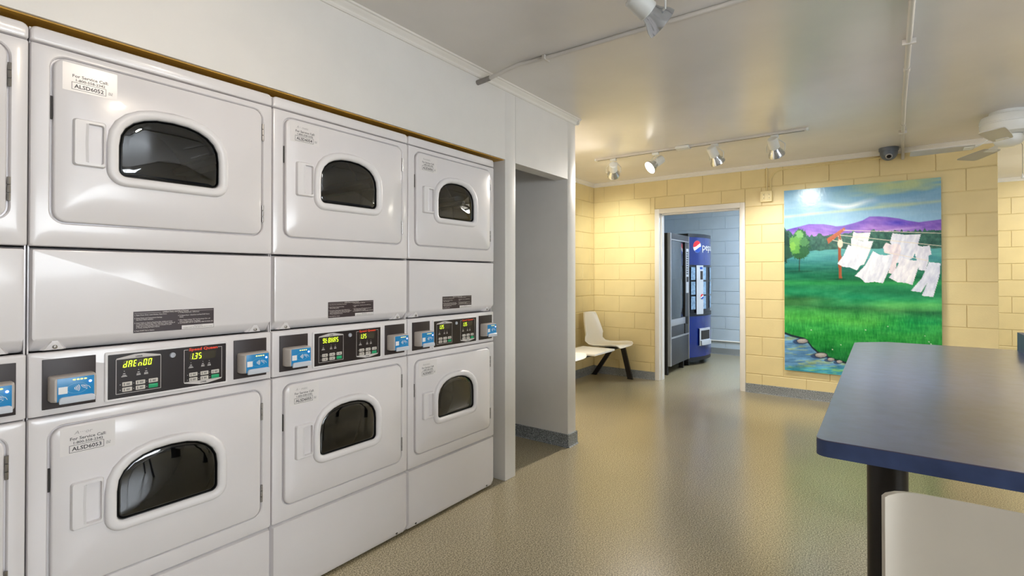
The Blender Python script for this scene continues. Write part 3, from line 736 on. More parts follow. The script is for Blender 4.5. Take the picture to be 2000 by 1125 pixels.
    g_b = (cy7 - fl) / 1.0
    fcol = grad(cy7, [(750, (92, 164, 166)), (860, (66, 140, 146)), (930, (38, 116, 106)), (985, (22, 100, 78)), (1010, (22, 112, 80)), (1055, (18, 104, 70)), (1090, (44, 150, 74)), (1200, (30, 140, 84)), (1330, (24, 138, 92)), (1420, (70, 162, 92))])
    fcol = fcol + (gn[..., None] - .45) * np.array([50, 60, 44])
    img[:] = img * (1 - fm[..., None]) + fcol * fm[..., None]
    # lower meadow
    c8x = (px - 1500) * 5.556; c8y = (py - 560) * 5.556
    lm = np.clip((c8y + 60) / 60, 0, 1)
    q = c8y - .06 * (c8x - 1000) + 60 * (fbm(c8x / 500, c8y / 200, 31) - .5)
    lcol = grad(q, [(-60, (34, 136, 86)), (40, (30, 128, 82)), (120, (28, 146, 98)), (190, (52, 150, 90)), (240, (46, 118, 66)), (300, (62, 158, 74)), (380, (76, 176, 74)), (460, (48, 160, 72)), (560, (40, 150, 60)), (700, (22, 128, 54)), (800, (14, 110, 50))])
    lcol = lcol + np.clip((c8x - 1150) / 400, 0, 1)[..., None] * np.clip(1 - np.abs(c8y - 390) / 130, 0, 1)[..., None] * np.array([-44, -14, 8])
    lcol = lcol + np.clip((c8x - 1000) / 300, 0, 1)[..., None] * np.clip(1 - np.abs(c8y - 190) / 90, 0, 1)[..., None] * np.array([46, 36, 6])
    lcol = lcol + np.clip((900 - c8x) / 500, 0, 1)[..., None] * np.clip(1 - np.abs(c8y - 130) / 80, 0, 1)[..., None] * np.array([6, -40, -34])
    blades = fbm(c8x / 9, c8y / 46, 40) - .5
    lcol = lcol + blades[..., None] * np.array([40, 64, 26]) * np.clip((c8y - 180) / 160, 0, 1)[..., None]
    lcol = lcol + (fbm(c8x / 160, c8y / 50, 44)[..., None] - .5) * np.array([50, 50, 34])
    img[:] = img * (1 - lm[..., None]) + lcol * lm[..., None]
    # stream
    bank = np.interp(c8x, [150, 185, 250, 390, 440, 480, 545, 650, 720, 860, 1400], [488, 500, 525, 560, 602, 655, 712, 762, 788, 826, 930])
    sm = np.clip((c8y - bank) / 6, 0, 1)
    wn = fbm(c8x / 150 + c8y / 300, c8y / 22, 50); wn2 = fbm(c8x / 120 + 3, c8y / 16, 54)
    wcol = np.array([96, 146, 190]) + (wn[..., None] - .5) * np.array([90, 110, 120])
    wcol = wcol + np.clip((wn2 - .52) * 5, 0, 1)[..., None] * np.array([64, 36, -62]) * .8
    wcol = wcol + np.clip((c8y - 840) / 60, 0, 1)[..., None] * np.array([-30, 10, -10])
    img[:] = img * (1 - sm[..., None]) + wcol * sm[..., None]
    put(np.clip(1.3 - np.abs(c8y - bank - 4) / 13, 0, 1) * .95, (16, 30, 44))
    for x, y, r1, r2 in ((372, 588, 62, 26), (575, 742, 70, 28), (682, 789, 40, 18), (775, 814, 34, 17)):
        put(ell(x - 20, y + 8, r1 * 1.45, r2 * 1.25, B8) * .8, (44, 66, 104)); put(ell(x, y, r1 * 1.12, r2 * 1.18, B8), (30, 34, 46)); put(ell(x, y, r1, r2, B8, .25), (158, 152, 150)); put(ell(x - 6, y - 7, r1 * .7, r2 * .5, B8, .3) * .7, (196, 190, 186))
    # left trees
    put(ell(155, 740, 62, 165, A, .5, 9), (30, 66, 58)); put(ell(175, 790, 45, 70, A, .5, 10), (38, 78, 64))
    for k, (x, y, r1, r2, c) in enumerate(((305, 740, 102, 120, (38, 88, 62)), (310, 640, 62, 70, (50, 104, 66)), (265, 690, 62, 52, (104, 164, 84)), (300, 625, 40, 40, (120, 176, 110)), (270, 775, 56, 48, (92, 156, 74)), (350, 700, 44, 50, (78, 134, 86)), (345, 790, 50, 50, (44, 98, 62)), (235, 740, 30, 46, (124, 182, 84)), (300, 830, 70, 30, (40, 92, 56)))):
        put(ell(x, y, r1, r2, A, .9, 60 + k), c)
    put(line((302, 850), (298, 975), .9), (44, 40, 36)); put(ell(310, 978, 130, 9, A) * .5, (14, 70, 52))
    # clothes post, lines and laundry
    put(poly([(666, 615), (693, 615), (707, 1050), (676, 1050)], A), (158, 86, 54)); put(poly([(666, 615), (676, 615), (690, 1050), (676, 1050)], A) * .6, (150, 70, 40))
    put(ell(690, 1052, 60, 10, A) * .6, (14, 72, 44))
    put(poly([(560, 668), (728, 558), (740, 582), (577, 714)], A), (176, 92, 58)); put(line((572, 700), (735, 575), .8) * .5, (160, 74, 44))
    fold = (fbm(cx7 / 26 + cy7 / 60, cy7 / 70 - cx7 / 120, 70) - .5)[..., None] * np.array([60, 58, 40])
    def cloth(pts, col, crop=A):
        m_ = poly(pts, crop)[..., None]; img[:] = img * (1 - m_) + np.clip(np.array(col) + fold, 0, 250) * m_
    ln = (226, 214, 196)
    cloth([(815, 600), (850, 614), (900, 612), (980, 607), (955, 697), (806, 668)], (226, 226, 226))
    put(line((720, 585), (1660, 614), .8), ln)
    cloth([(1190, 614), (1300, 628), (1462, 622), (1432, 720), (1385, 850), (1300, 895), (1215, 900), (1240, 820), (1165, 700)], (214, 216, 232))
    cloth([(794, 660), (900, 690), (1006, 690), (960, 820), (915, 915), (875, 922), (830, 800), (795, 740)], (228, 228, 234))
    put(line((690, 632), (1660, 736), .8), ln)
    cloth([(1128, 704), (1175, 722), (1215, 716), (1258, 718), (1275, 770), (1228, 900), (1215, 1002), (1150, 996), (1185, 820), (1112, 800), (1100, 748)], (226, 214, 222))
    cloth([(1418, 726), (1470, 742), (1545, 732), (1562, 815), (1534, 826), (1536, 872), (1502, 972), (1440, 964), (1420, 870), (1395, 770)], (222, 222, 236))
    cloth([(768, 722), (830, 762), (900, 770), (978, 764), (930, 850), (850, 970), (780, 940), (718, 936), (662, 905), (720, 830)], (228, 230, 240))
    put(line((620, 680), (980, 762), .8), ln); put(line((1110, 792), (1530, 876), .7), ln)
    cloth([(1005, 784), (1060, 818), (1120, 826), (1198, 814), (1170, 930), (1098, 1092), (1020, 1078), (930, 1088), (880, 1040), (830, 1022), (930, 920)], (226, 228, 240))
    cloth([(1280, 844), (1350, 872), (1448, 874), (1430, 960), (1380, 1108), (1310, 1088), (1235, 1082), (1155, 1038), (1225, 950)], (230, 228, 238))
    cloth([(842, 514), (902, 520), (897, 585), (864, 696), (804, 690), (834, 622), (800, 672), (747, 664), (805, 598)], (216, 220, 238), Cc)
    put(ell(690, 715, 28, 44, A, .1), (222, 206, 186)); put(line((672, 640), (680, 690), .5), (230, 216, 196)); put(line((700, 660), (712, 700), .5), (230, 216, 196))
    for x, y in ((1705, 535), (1745, 598), (1770, 622), (700, 680), (790, 632), (1060, 470), (470, 470), (1300, 430)): put(ell(x, y, 8, 6, B8), (190, 220, 190))
    img = np.clip(img + (fbm(a * 260, b * 60, 90)[..., None] - .5) * 12, 0, 255) / 255
    linear = np.where(img <= .04045, img / 12.92, ((img + .055) / 1.055) ** 2.4)
    vsx = np.stack([np.zeros(Yg.size), Yg.ravel() - (PY0 + PY1) / 2, Zg.ravel() - PZ0], 1)
    idx = np.arange(NX * NZ).reshape(NZ, NX)
    fs = np.stack([idx[:-1, :-1], idx[1:, :-1], idx[1:, 1:], idx[:-1, 1:]], -1).reshape(-1, 4)
    me = bpy.data.meshes.new('canvas_print'); me.from_pydata(vsx.tolist(), [], fs.tolist()); me.update()
    at = me.color_attributes.new('paint', 'FLOAT_COLOR', 'POINT')
    rgba = np.ones((NX * NZ, 4), 'f'); rgba[:, :3] = linear.reshape(-1, 3); at.data.foreach_set('color', rgba.ravel())
    m = bpy.data.materials.new('glossy_oil_paint'); m.use_nodes = True; nt = m.node_tree; bs = nt.nodes['Principled BSDF']
    an = nt.nodes.new('ShaderNodeVertexColor'); an.layer_name = 'paint'; nt.links.new(an.outputs[0], bs.inputs['Base Color'])
    bs.inputs['Roughness'].default_value = .22
    tc = nt.nodes.new('ShaderNodeTexCoord'); nz = nt.nodes.new('ShaderNodeTexNoise'); nz.inputs['Scale'].default_value = 45
    nt.links.new(tc.outputs['Object'], nz.inputs['Vector']); bp = nt.nodes.new('ShaderNodeBump'); bp.inputs['Strength'].default_value = .10; bp.inputs['Distance'].default_value = .004
    nt.links.new(nz.outputs[0], bp.inputs['Height']); nt.links.new(bp.outputs[0], bs.inputs['Normal'])
    me.materials.append(m)
    link('canvas_print', me, root)
    hw = (PY0 - PY1) / 2; hh = PZ1 - PZ0
    MB().box(.0008, .036, -hw, hw, 0, hh).build('canvas_sides', mat('painted_canvas_edge', (150, 176, 176), .5, var=.15), root, 0)
painting()

# ================================================================== FOLDING TABLE
TZ = .88
def table():
    root = empty('folding_table', 'tall blue laminate folding table with a raised divider, on black legs', 'table', (2.5, -2.43, 0))
    out = []
    def arc(cx, cy, r, a0, a1, n=6): return [(cx + r * math.cos(R(a0 + (a1 - a0) * k / n)), cy + r * math.sin(R(a0 + (a1 - a0) * k / n))) for k in range(n + 1)]
    x0, x1, y0, y1 = 1.372, 3.60, -3.11, -1.748
    out = arc(x0 + .025, y1 - .025, .025, 180, 90) + [(3.455, y1), (3.49, y1 - .02), (x1, -1.90)] + [(x1, y0 + .15), (3.47, y0)] + arc(x0 + .035, y0 + .035, .035, 270, 180)
    def loop(off, z):
        c = Vector((2.5, -2.43)); res = []
        for (x, y) in out:
            dx = math.copysign(min(off, abs(x - c.x)), x - c.x); dy = math.copysign(min(off, abs(y - c.y)), y - c.y)
            res.append((x - dx - 2.5, y - dy + 2.43, z))
        return res
    MB().loft([loop(0, TZ - .0385), loop(0, TZ - .0015)], cap0=True).build('edge_band', M['tableedge'], root, 20)
    MB().loft([loop(0, TZ - .0016), loop(0, TZ - .0008)]).build('edge_joint', M['core'], root, 20)
    MB().loft([loop(0, TZ - .0008), loop(.0008, TZ)], cap1=True).build('table_top', M['table'], root, 20)
    MB().box(1.45 - 2.5, 3.575 - 2.5, -.018, .004, TZ - .002, TZ + .092, .001).build('divider', M['tableedge'], root)
    for lx in (1.80, 3.12):
        for ly in (-1.885, -2.975):
            lg = MB().lathe([(.048, .012), (.048, TZ - .036)], 24, (lx - 2.5, ly + 2.43, 0)).build('leg', M['blackmetal'], root)
            MB().box(lx - 2.5 - .075, lx - 2.5 + .075, ly + 2.43 - .075, ly + 2.43 + .075, TZ - .045, TZ - .037, .002).build('mounting_flange', M['blackmetal'], lg)
            MB().lathe([(.060, 0), (.060, .006), (.052, .016)], 24, (lx - 2.5, ly + 2.43, 0)).build('floor_glide', M['blackmetal'], lg)
table()

# ================================================================== SEATS
def shell(W_, m, back_h, depth=.43, square=True, lean=.10, top_w=1.0, name='seat_shell', parent=None, loc=None, th=.006):
    """moulded seat: seat front at -y, back at +y; origin under the seat centre at seat height 0"""
    prof = [(-depth * .55, -.012), (-depth * .50, .004), (-depth * .35, .006), (-depth * .1, -.006), (depth * .15, -.012), (depth * .30, -.004), (depth * .40, .03), (depth * .45, .09)]
    n2 = 9
    for k in range(1, n2 + 1):
        f = k / n2; f = (k - 1) / (n2 - 2) * (1 - .035) + (.02 if k == 1 else 0) if k < n2 else 1; prof.append((depth * .45 + lean * f, .09 + (back_h - .09) * f))
    ns = 24; L = []; T_ = len(prof)
    for i, (y, z) in enumerate(prof):
        f = max(0, (z - .05) / (back_h - .05)); wd = W_ / 2 * (1 - (1 - top_w) * f ** 1.6)
        if i == 0: wd *= .93
        if i == T_ - 1: wd *= .975 if square else .93
        if i == T_ - 2 and not square: wd *= .97
        row = []
        for k in range(ns + 1):
            s = -1 + 2 * k / ns; s_ = math.copysign(abs(s) ** .8, s)
            curl = (.006 if square else .012) * abs(s) ** 3 + (.009 if square else .018) * abs(s) ** 12
            vert = min(1, f * 4)
            dip = 0
            if i == T_ - 1: dip = -.005 * abs(s) ** 10
            row.append((s_ * wd, y - curl * vert * 1.6, z + curl * (1 - vert) * .9 + dip))
        L.append(row)
    mb = MB().loft(L, closed=False)
    me = mb.mesh(name); me.materials.append(m)
    o = link(name, me, parent, loc)
    bm = bmesh.new(); bm.from_mesh(me)
    geom = bmesh.ops.solidify(bm, geom=bm.faces[:], thickness=th); bm.to_mesh(me); bm.free()
    me.polygons.foreach_set('use_smooth', [True] * len(me.polygons)); me.set_sharp_from_angle(angle=R(50))
    return o
def chair():
    # back towards the table, seat towards the room
    root = empty('plastic_chair', 'off-white moulded plastic chair with its back to the blue folding table', 'chair', (1.0, -2.10, 0), R(-90))
    sh = shell(.455, M['shell'], .40, depth=.42, lean=.07, parent=root, loc=(0, 0, .44), th=.009)
    for sx in (-1, 1):
        MB().tube([(sx * .19, -.19, .0), (sx * .165, -.14, .40), (sx * .14, -.10, .432)], .011).build('leg', M['blackmetal'], root)
        MB().tube([(sx * .19, .20, .0), (sx * .165, .13, .40), (sx * .14, .10, .430)], .011).build('leg', M['blackmetal'], root)
        MB().tube([(sx * .14, -.12, .425), (sx * .14, .12, .423)], .010).build('seat_rail', M['blackmetal'], root)
chair()
def bench():
    bx, by = 5.0, .74
    root = empty('beam_bench', 'black beam bench with white plastic seats and a small table, in the yellow corner', 'bench', (bx, by, 0))
    MB().box(-1.35, .86, -.025, .025, .365, .405, .004).build('beam', M['blackmetal'], root)
    for X in (5.80, 3.90):
        x = X - bx
        for foot, top in (((x + .01, -.145, 0), (x - .02, -.06, .40)), ((x + .02, .345, 0), (x - .03, .05, .40))):
            d = Vector(top) - Vector(foot)
            lg = MB().loft([[Vector(foot) + Vector((a, b, 0)) for a, b in ((-.014, -.03), (.014, -.03), (.014, .03), (-.014, .03))],
                            [Vector(top) + Vector((a, b, 0)) for a, b in ((-.014, -.03), (.014, -.03), (.014, .03), (-.014, .03))]], True, True).build('leg', M['blackmetal'], root, 0)
            MB().box(foot[0] - .02, foot[0] + .02, foot[1] - .034, foot[1] + .034, 0, .006).build('foot_pad', M['slot'], lg, 0)
    for X in (5.59, 4.40):
        shell(.46, M['seatwhite'], .385, depth=.44, square=False, lean=.075, top_w=.62, parent=root, loc=(X - bx, .055, .425), th=.008)
        MB().box(X - bx - .09, X - bx + .09, -.12, .12, .404, .416, .003).build('seat_bracket', M['blackmetal'], root)
    X = 5.02
    MB().box(X - bx - .255, X - bx + .235, -.20, .205, .415, .437, .006).build('table_pad', M['seatwhite'], root)
    MB().box(X - bx - .09, X - bx + .09, -.12, .12, .404, .416, .003).build('table_bracket', M['blackmetal'], root)
bench()

# ================================================================== VENDING MACHINES
def snack():
    x0, x1, yf, yb, z0, z1 = 6.285, 7.05, .26, 1.06, .117, 1.795
    root = empty('snack_vending_machine', 'black snack vending machine with a silver framed dark glass front', 'vending machine', (x0, yb, 0))
    o = lambda a, b, c, d, e, f, n, m, p=root, bv=.003: MB().box(a - x0, b - x0, c - yb, d - yb, e, f, bv).build(n, M[m], p)
    # hollow cabinet behind the glass
    cb = MB()
    for bxs in ((x0, x0 + .03, yf + .04, yb, z0, z1), (x1 - .03, x1, yf + .04, yb, z0, z1), (x0 + .03, x1 - .03, yb - .03, yb, z0, z1), (x0 + .03, x1 - .03, yf + .04, yb - .03, z1 - .03, z1), (x0 + .03, x1 - .03, yf + .04, yb - .03, z0, z0 + .03)):
        cb.box(bxs[0] - x0, bxs[1] - x0, bxs[2] - yb, bxs[3] - yb, bxs[4], bxs[5])
    cb.build('cabinet', M['vblack'], root, 0)
    for k in range(5): o(x0 + .03, x1 - .16, yf + .12, yb - .05, .72 + k * .19, .73 + k * .19, 'tray', 'vgrey')
    fr = o(x0, x0 + .035, yf, yf + .045, z0, z1, 'front_frame', 'silver')
    o(x1 - .02, x1, yf, yf + .045, z0, z1, 'frame_rail', 'silver', fr)
    o(x0 + .035, x1 - .02, yf + .004, yf + .045, z1 - .075, z1, 'header_panel', 'vgrey')
    o(x0 + .035, x1 - .02, yf, yf + .045, z1 - .090, z1 - .075, 'frame_rail', 'silver', fr)
    o(x0 + .035, x1 - .02, yf, yf + .045, .455, .475, 'frame_rail', 'silver', fr)
    o(x0 + .035, x1 - .02, yf + .006, yf + .045, z0, .455, 'lower_panel', 'vgrey')
    o(x0 + .050, x1 - .175, yf + .012, yf + .018, .70, z1 - .092, 'display_glass', 'vglass', bv=.001)
    o(x1 - .175, x1 - .15, yf + .004, yf + .045, .475, z1 - .09, 'divider_rail', 'vblack')
    o(x0 + .035, x1 - .175, yf + .002, yf + .03, .615, .70, 'delivery_sill', 'silver')
    dp = o(x0 + .06, x1 - .175, yf + .014, yf + .03, .475, .615, 'delivery_door', 'vgrey')
    o(x0 + .035, x0 + .06, yf + .004, yf + .03, .475, z1 - .09, 'inner_rail', 'vblack')
    o(x1 - .15, x1 - .02, yf + .008, yf + .045, .475, z1 - .09, 'control_column', 'vgrey')
    cc = o(x1 - .135, x1 - .03, yf + .001, yf + .02, 1.02, 1.62, 'selection_panel', 'spanel')
    for k in range(10): o(x1 - .115, x1 - .055, yf - .001, yf + .004, 1.27 + k * .032, 1.292 + k * .032, 'key', 'vgrey', cc, .001)
    o(x1 - .12, x1 - .05, yf - .004, yf + .004, 1.17, 1.24, 'coin_slot', 'slot', cc)
    o(x1 - .11, x1 - .06, yf - .002, yf + .004, .60, .70, 'coin_return', 'slot')
    for lx in (x0 + .02, x1 - .12):
        for ly in (yf + .05, yb - .12):
            lg = MB().box(lx - x0, lx - x0 + .035, ly - yb, ly - yb + .06, .0, z0 + .005, .002).build('leg', M['vblack'], root)
snack()
SX0, SX1, SYS, SYF = 7.09, 8.05, .285, .142
def soda():
    c = (SX1 - SX0) / 2; sag = SYS - SYF; Rr = (c * c + sag * sag) / (2 * sag); xm = (SX0 + SX1) / 2; yc = SYF + Rr; am = math.asin(c / Rr)
    yb = 1.08; z0, z1 = .07, 1.84
    root = empty('soda_vending_machine', 'blue cola vending machine with a curved front and grey selection column', 'vending machine', (xm, yb, 0))
    def P(s, z, off=0):   # s in metres along the curve from its middle
        a = s / Rr; return (math.sin(a) * (Rr + off), yc - math.cos(a) * (Rr + off) - yb, z)
    sm = am * Rr
    def patch(s0, s1, a0, a1, off=.003, n=10, th=.004):
        mb = MB(); lo = []
        S_ = [s0 + (s1 - s0) * k / n for k in range(n + 1)]
        f = [[P(s, a0, off) for s in S_], [P(s, a1, off) for s in S_]]; bk = [[P(s, a0, off - th) for s in S_], [P(s, a1, off - th) for s in S_]]
        return mb.loft([bk[0], f[0], f[1], bk[1], bk[0]], closed=False)
    def put(name, s0, s1, a0, a1, m, parent=root, off=.003, th=.004, n=10): return patch(s0, s1, a0, a1, off, n, th).build(name, M[m], parent)
    MB().box(-c, c, SYS - yb, 0, z0, z1, .006).build('cabinet', M['sblack'], root)
    lv = [P(-sm + 2 * sm * k / 24, 0) for k in range(25)]
    body = lambda a0, a1, ins: MB().loft([[(x * ins, y + (1 - ins) * .3, z_) for x, y, _ in lv] + [(c * ins, SYS - yb + .02, z_), (-c * ins, SYS - yb + .02, z_)] for z_ in (a0, a1)], True, True)
    body(1.79, z1, .995).build('top_cap', M['sblack'], root)
    body(1.405, 1.79, 1).build('upper_front', M['sblue'], root)
    body(1.375, 1.405, 1.01).build('ledge', M['sblack'], root)
    body(.735, 1.375, .965).build('selection_recess', M['sblack'], root)
    body(.690, .735, 1.01).build('ledge', M['sblack'], root)
    body(.12, .690, 1).build('lower_front', M['sblue'], root)
    body(z0, .12, .985).build('bottom_cap', M['sblack'], root)
    for sx in (-.40, .34):
        for sy in (SYS - yb + .03, -.15): MB().box(sx, sx + .06, sy, sy + .06, 0, z0 + .004).build('leg', M['sblack'], root, 0)
    # selection column and buttons
    colm = put('selection_column', -.372, -.219, .715, 1.40, 'spanel', off=.012, th=.05)
    put('bill_slot', -.29, -.235, 1.20, 1.32, 'slot', colm, .016); put('price_window', -.30, -.24, 1.345, 1.375, 'logoblue', colm, .015)
    def globe(cs, cz, r, off, parent):
        def disc(z_a, z_b, m, o):
            # band of the roundel between two wavy limits, in unit coordinates
            mb = MB(); n = 24; vs = []
            for k in range(n + 1):
                x = -1 + 2 * k / n; e = math.sqrt(max(0, 1 - x * x))
                lo_, hi_ = max(-e, min(e, z_a(x))), max(-e, min(e, z_b(x)))
                vs += [P(cs + x * r, cz + lo_ * r, o), P(cs + x * r, cz + hi_ * r, o)]
            mb.add(vs, [(2 * k, 2 * k + 2, 2 * k + 3, 2 * k + 1) for k in range(n)])
            return mb.build('logo_band', M[m], parent, 0)
        wv = lambda x: .34 * x + .10 * math.sin(x * 2.4)
        disc(lambda x: -1, lambda x: 1, 'white', off)
        disc(lambda x: wv(x) + .20 + .1 * x * x, lambda x: .985 * math.sqrt(max(0, 1 - x * x)), 'logored', off + .001)
        disc(lambda x: -.985 * math.sqrt(max(0, 1 - x * x)), lambda x: wv(x) - .34, 'logoblue', off + .001)
    uf = [o for o in root.children if o.name.startswith('upper_front')][0]
    globe(-.342, 1.660, .084, .003, uf)
    me = text_mesh('pepsi', .145, width=.38, m=M['white'], bold=-.0005).copy()
    for v in me.vertices: v.co = P(-.238 + v.co.x, 1.615 + v.co.z, .004)
    link('lettering', me, uf)
    globe(-.258, .962, .036, .017, colm)
    for k in range(3):
        for s0, s1 in ((-.462, -.380), (-.210, -.115), (.05, .2)):
            put('selection_button', s0, s1, .785 + k * .205, .965 + k * .205, 'sbtn', off=.0, th=.05, n=6)
    # delivery port
    pt_ = put('delivery_port', -.322, -.02, .275, .515, 'spanel', off=.022, th=.03)
    put('port_opening', -.292, -.05, .36, .485, 'slot', pt_, .024, .004)
    put('port_shelf', -.305, -.04, .285, .345, 'spanel', pt_, .045, .03)
soda()
tag(MB().tube([(XF - .012, YC - .02, .212), (XF - .012, YE + .16, .212)], .011, 8).build('wall_pipe', M['trim']), 'thin white pipe along the pale blue wall above its base', 'pipe')

# ================================================================== CEILING FITTINGS
def aim(v): return Vector(v).normalized().to_track_quat('-Z', 'Y').to_matrix().to_4x4()
def spot(name, label, at, drop, d, power, col, size=95, blend=.7, side=1, group='track spotlights'):
    root = empty(name, label, 'spotlight', at, 0, group)
    hd = Vector((0, 0, -drop)); A_ = Matrix.Translation(hd) @ aim(d) @ Matrix.Scale(1.18, 4)
    MB().box(-.016, .016, -.03, .03, -.045, -.0225, .003).build('track_adapter', M['lampwhite'], root)
    # yoke: a strap from the adapter round one side of the lamp to its pivot
    Mx = aim(d); sd = Vector((Mx[0][0], Mx[1][0], Mx[2][0])); 
    if sd.dot(Vector((math.sin(yw), -math.cos(yw), 0))) * side < 0: sd = -sd
    pv = hd + Vector(d).normalized() * .035
    MB().tube([(0, 0, -.04), (0, 0, -.055), tuple(Vector((0, 0, -.06)) + sd * .03), tuple(pv + sd * .072 + Vector((0, 0, .05))), tuple(pv + sd * .070), tuple(pv + sd * .056)], .0045, 6).build('yoke', M['lampwhite'], root)
    MB().tube([(0, 0, -.04), (0, 0, -.055), tuple(Vector((0, 0, -.06)) - sd * .03), tuple(pv - sd * .072 + Vector((0, 0, .05))), tuple(pv - sd * .070), tuple(pv - sd * .056)], .003, 6).build('yoke', M['lampwhite'], root)
    MB().lathe([(.028, .075), (.033, .07), (.034, .0), (.030, -.004)], 24).xf(A_).build('socket_cup', M['lampwhite'], root)
    rf = MB().lathe([(.029, -.004), (.034, -.02), (.050, -.045), (.054, -.062), (.052, -.063), (.048, -.046), (.028, -.012)], 28, cap0=False, cap1=False).xf(A_).build('reflector', M['chrome'], root)
    MB().lathe([(.003, -.060), (.030, -.056), (.046, -.048)], 24, cap0=True, cap1=False).xf(A_).build('bulb_offscreen' if name.endswith('_offscreen') else 'bulb', M['bulb'], root)
    ln = 'spotlight_beam_offscreen' if name.endswith('_offscreen') else name + '_beam'
    l = bpy.data.lights.new(ln, 'SPOT'); l.energy = power; l.color = col; l.spot_size = R(size); l.spot_blend = blend; l.shadow_soft_size = .045
    lo = bpy.data.objects.new(ln, l); C.objects.link(lo); lo.parent = root
    lo.matrix_local = Matrix.Translation(hd + Vector(d).normalized() * .088) @ aim(d)
    return root
def track(label, X, Ya, Yb, feed=None):
    t = empty('lighting_track', label, 'lighting track', (X, (Ya + Yb) / 2, H - .02))
    h = abs(Ya - Yb) / 2
    MB().box(-.0175, .0175, -h, h, 0, .02, .002).build('rail', M['conduit'], t)
    MB().box(-.005, .005, -h + .02, h - .02, -.0012, .002).build('rail_slot', M['slot'], t, 0)
    for e in (-h, h): MB().box(-.019, .019, e - .008, e + .008, -.002, .021, .002).build('end_cap', M['lampwhite'], t)
    if feed is not None:
        f = feed - (Ya + Yb) / 2
        MB().box(-.045, .045, f - .06, f + .06, -.006, .019, .003).build('power_feed', M['lampwhite'], t)
    return t
track('white lighting track with four spotlights across the ceiling by the block wall', 4.65, .466, -1.40, -.413)
track('white lighting track above the walkway beside the folding table', 1.90, -1.08, -2.9)
track('white lighting track in front of the dryers', .83, -.9, -3.3)
spot('track_spotlight', 'white track spotlight turned to the yellow corner above the bench', (4.65, .276, H), .135, (1.28, .56, -.74), P_CORNER, CFL, 62, 1.0)
spot('track_spotlight', 'white track spotlight turned back towards the dryer wall, bulb showing', (4.65, -.155, H), .125, (-.62, .52, -.58), P_FLOOR, SOFT, 120, .9, side=-1)
spot('track_spotlight', 'white track spotlight above the vending room doorway, tipped towards the wall', (4.65, -.690, H), .125, (.58, -.22, -.70), P_TRACK, SOFT)
spot('track_spotlight', 'white track spotlight at the conduit end of the track, lighting the painting', (4.65, -1.165, H), .125, (.62, -.10, -.66), P_PAINT, CFL)
spot('track_spotlight', 'white track spotlight hanging over the walkway near the bent conduit', (1.90, -1.145, H), .150, (.62, -.48, -.52), P_NEAR, SOFT)
spot('track_spotlight_offscreen', 'white track spotlight shining on the dryers', (.83, -1.36, H), .125, (-.25, .85, -.62), P_DRYER, WARM, 120, .9)
def fixture(name, label, x, y, lx, ly, m):
    f = empty(name, label, 'ceiling light', (x, y, H))
    MB().box(-lx / 2, lx / 2, -ly / 2, ly / 2, -.03, 0, .003).build('housing', M['lampwhite'], f)
    MB().box(-lx / 2 + .02, lx / 2 - .02, -ly / 2 + .02, ly / 2 - .02, -.07, -.028, .01).build(name.replace('_light_', '_diffuser_'), M[m], f)
fixture('vending_room_light_offscreen', 'small ceiling light in the vending room', 7.3, -1.2, .3, .9, 'vendlamp')
fixture('side_area_light_offscreen', 'ceiling light in the area past the block wall', 7.2, -3.9, .3, 1.1, 'sidelamp')

# conduits
cz = H - .013
p = [(2.213, .0, 2.362), (2.215, -.05, 2.365), (2.225, -.10, 2.375), (2.25, -.20, 2.405), (2.27, -.27, cz - .002), (2.285, -.32, cz), (2.295, -.5, cz), (2.30, -2.2, cz), (2.30, -3.6, cz)]
c1 = empty('ceiling_conduit', 'bent metal conduit leaving the white wall and crossing the ceiling', 'conduit', (2.30, -1.5, cz))
q = lambda pts: [(x - 2.30, y + 1.5, z - cz) for x, y, z in pts]
MB().tube(q(p), .0115, 10).build('pipe', M['conduit'], c1)
MB().tube(q([(2.213, -.012, 2.362), (2.2145, -.04, 2.3645), (2.224, -.095, 2.374)]), .0145, 10).build('coupling', M['steel'], c1)
for yy in (-.42, -1.6): MB().box(2.27 - 2.30, 2.325 - 2.30, yy + 1.5 - .009, yy + 1.5 + .009, -.013, .0128, .002).build('strap', M['conduit'], c1)
c2 = empty('ceiling_conduit', 'straight painted conduit running along the ceiling to the grey dome camera', 'conduit', (4.0, -2.0, cz))
q = lambda pts: [(x - 4.0, y + 2.0, z - cz) for x, y, z in pts]
MB().tube(q([(-.5, -1.965, cz), (2.75, -1.985, cz), (4.36, -2.002, cz), (5.70, -2.03, cz), (5.82, -2.034, cz - .004), (5.885, -2.036, cz - .03), (5.905, -2.037, cz - .07), (5.93, -2.037, cz - .085)]), .0125, 10).build('pipe', M['conduit'], c2)
for xx, yy in ((3.62, -1.994), (4.95, -2.014)): MB().tube(q([(xx - .03, yy, cz), (xx + .03, yy - .001, cz)]), .0155, 10).build('coupling', M['conduit'], c2)
for xx, yy in ((3.2, -1.99), (5.2, -2.018)): MB().box(xx - 4.009, xx - 3.991, yy + 2.0 - .028, yy + 2.0 + .028, -.0145, .0125, .002).build('strap', M['conduit'], c2)
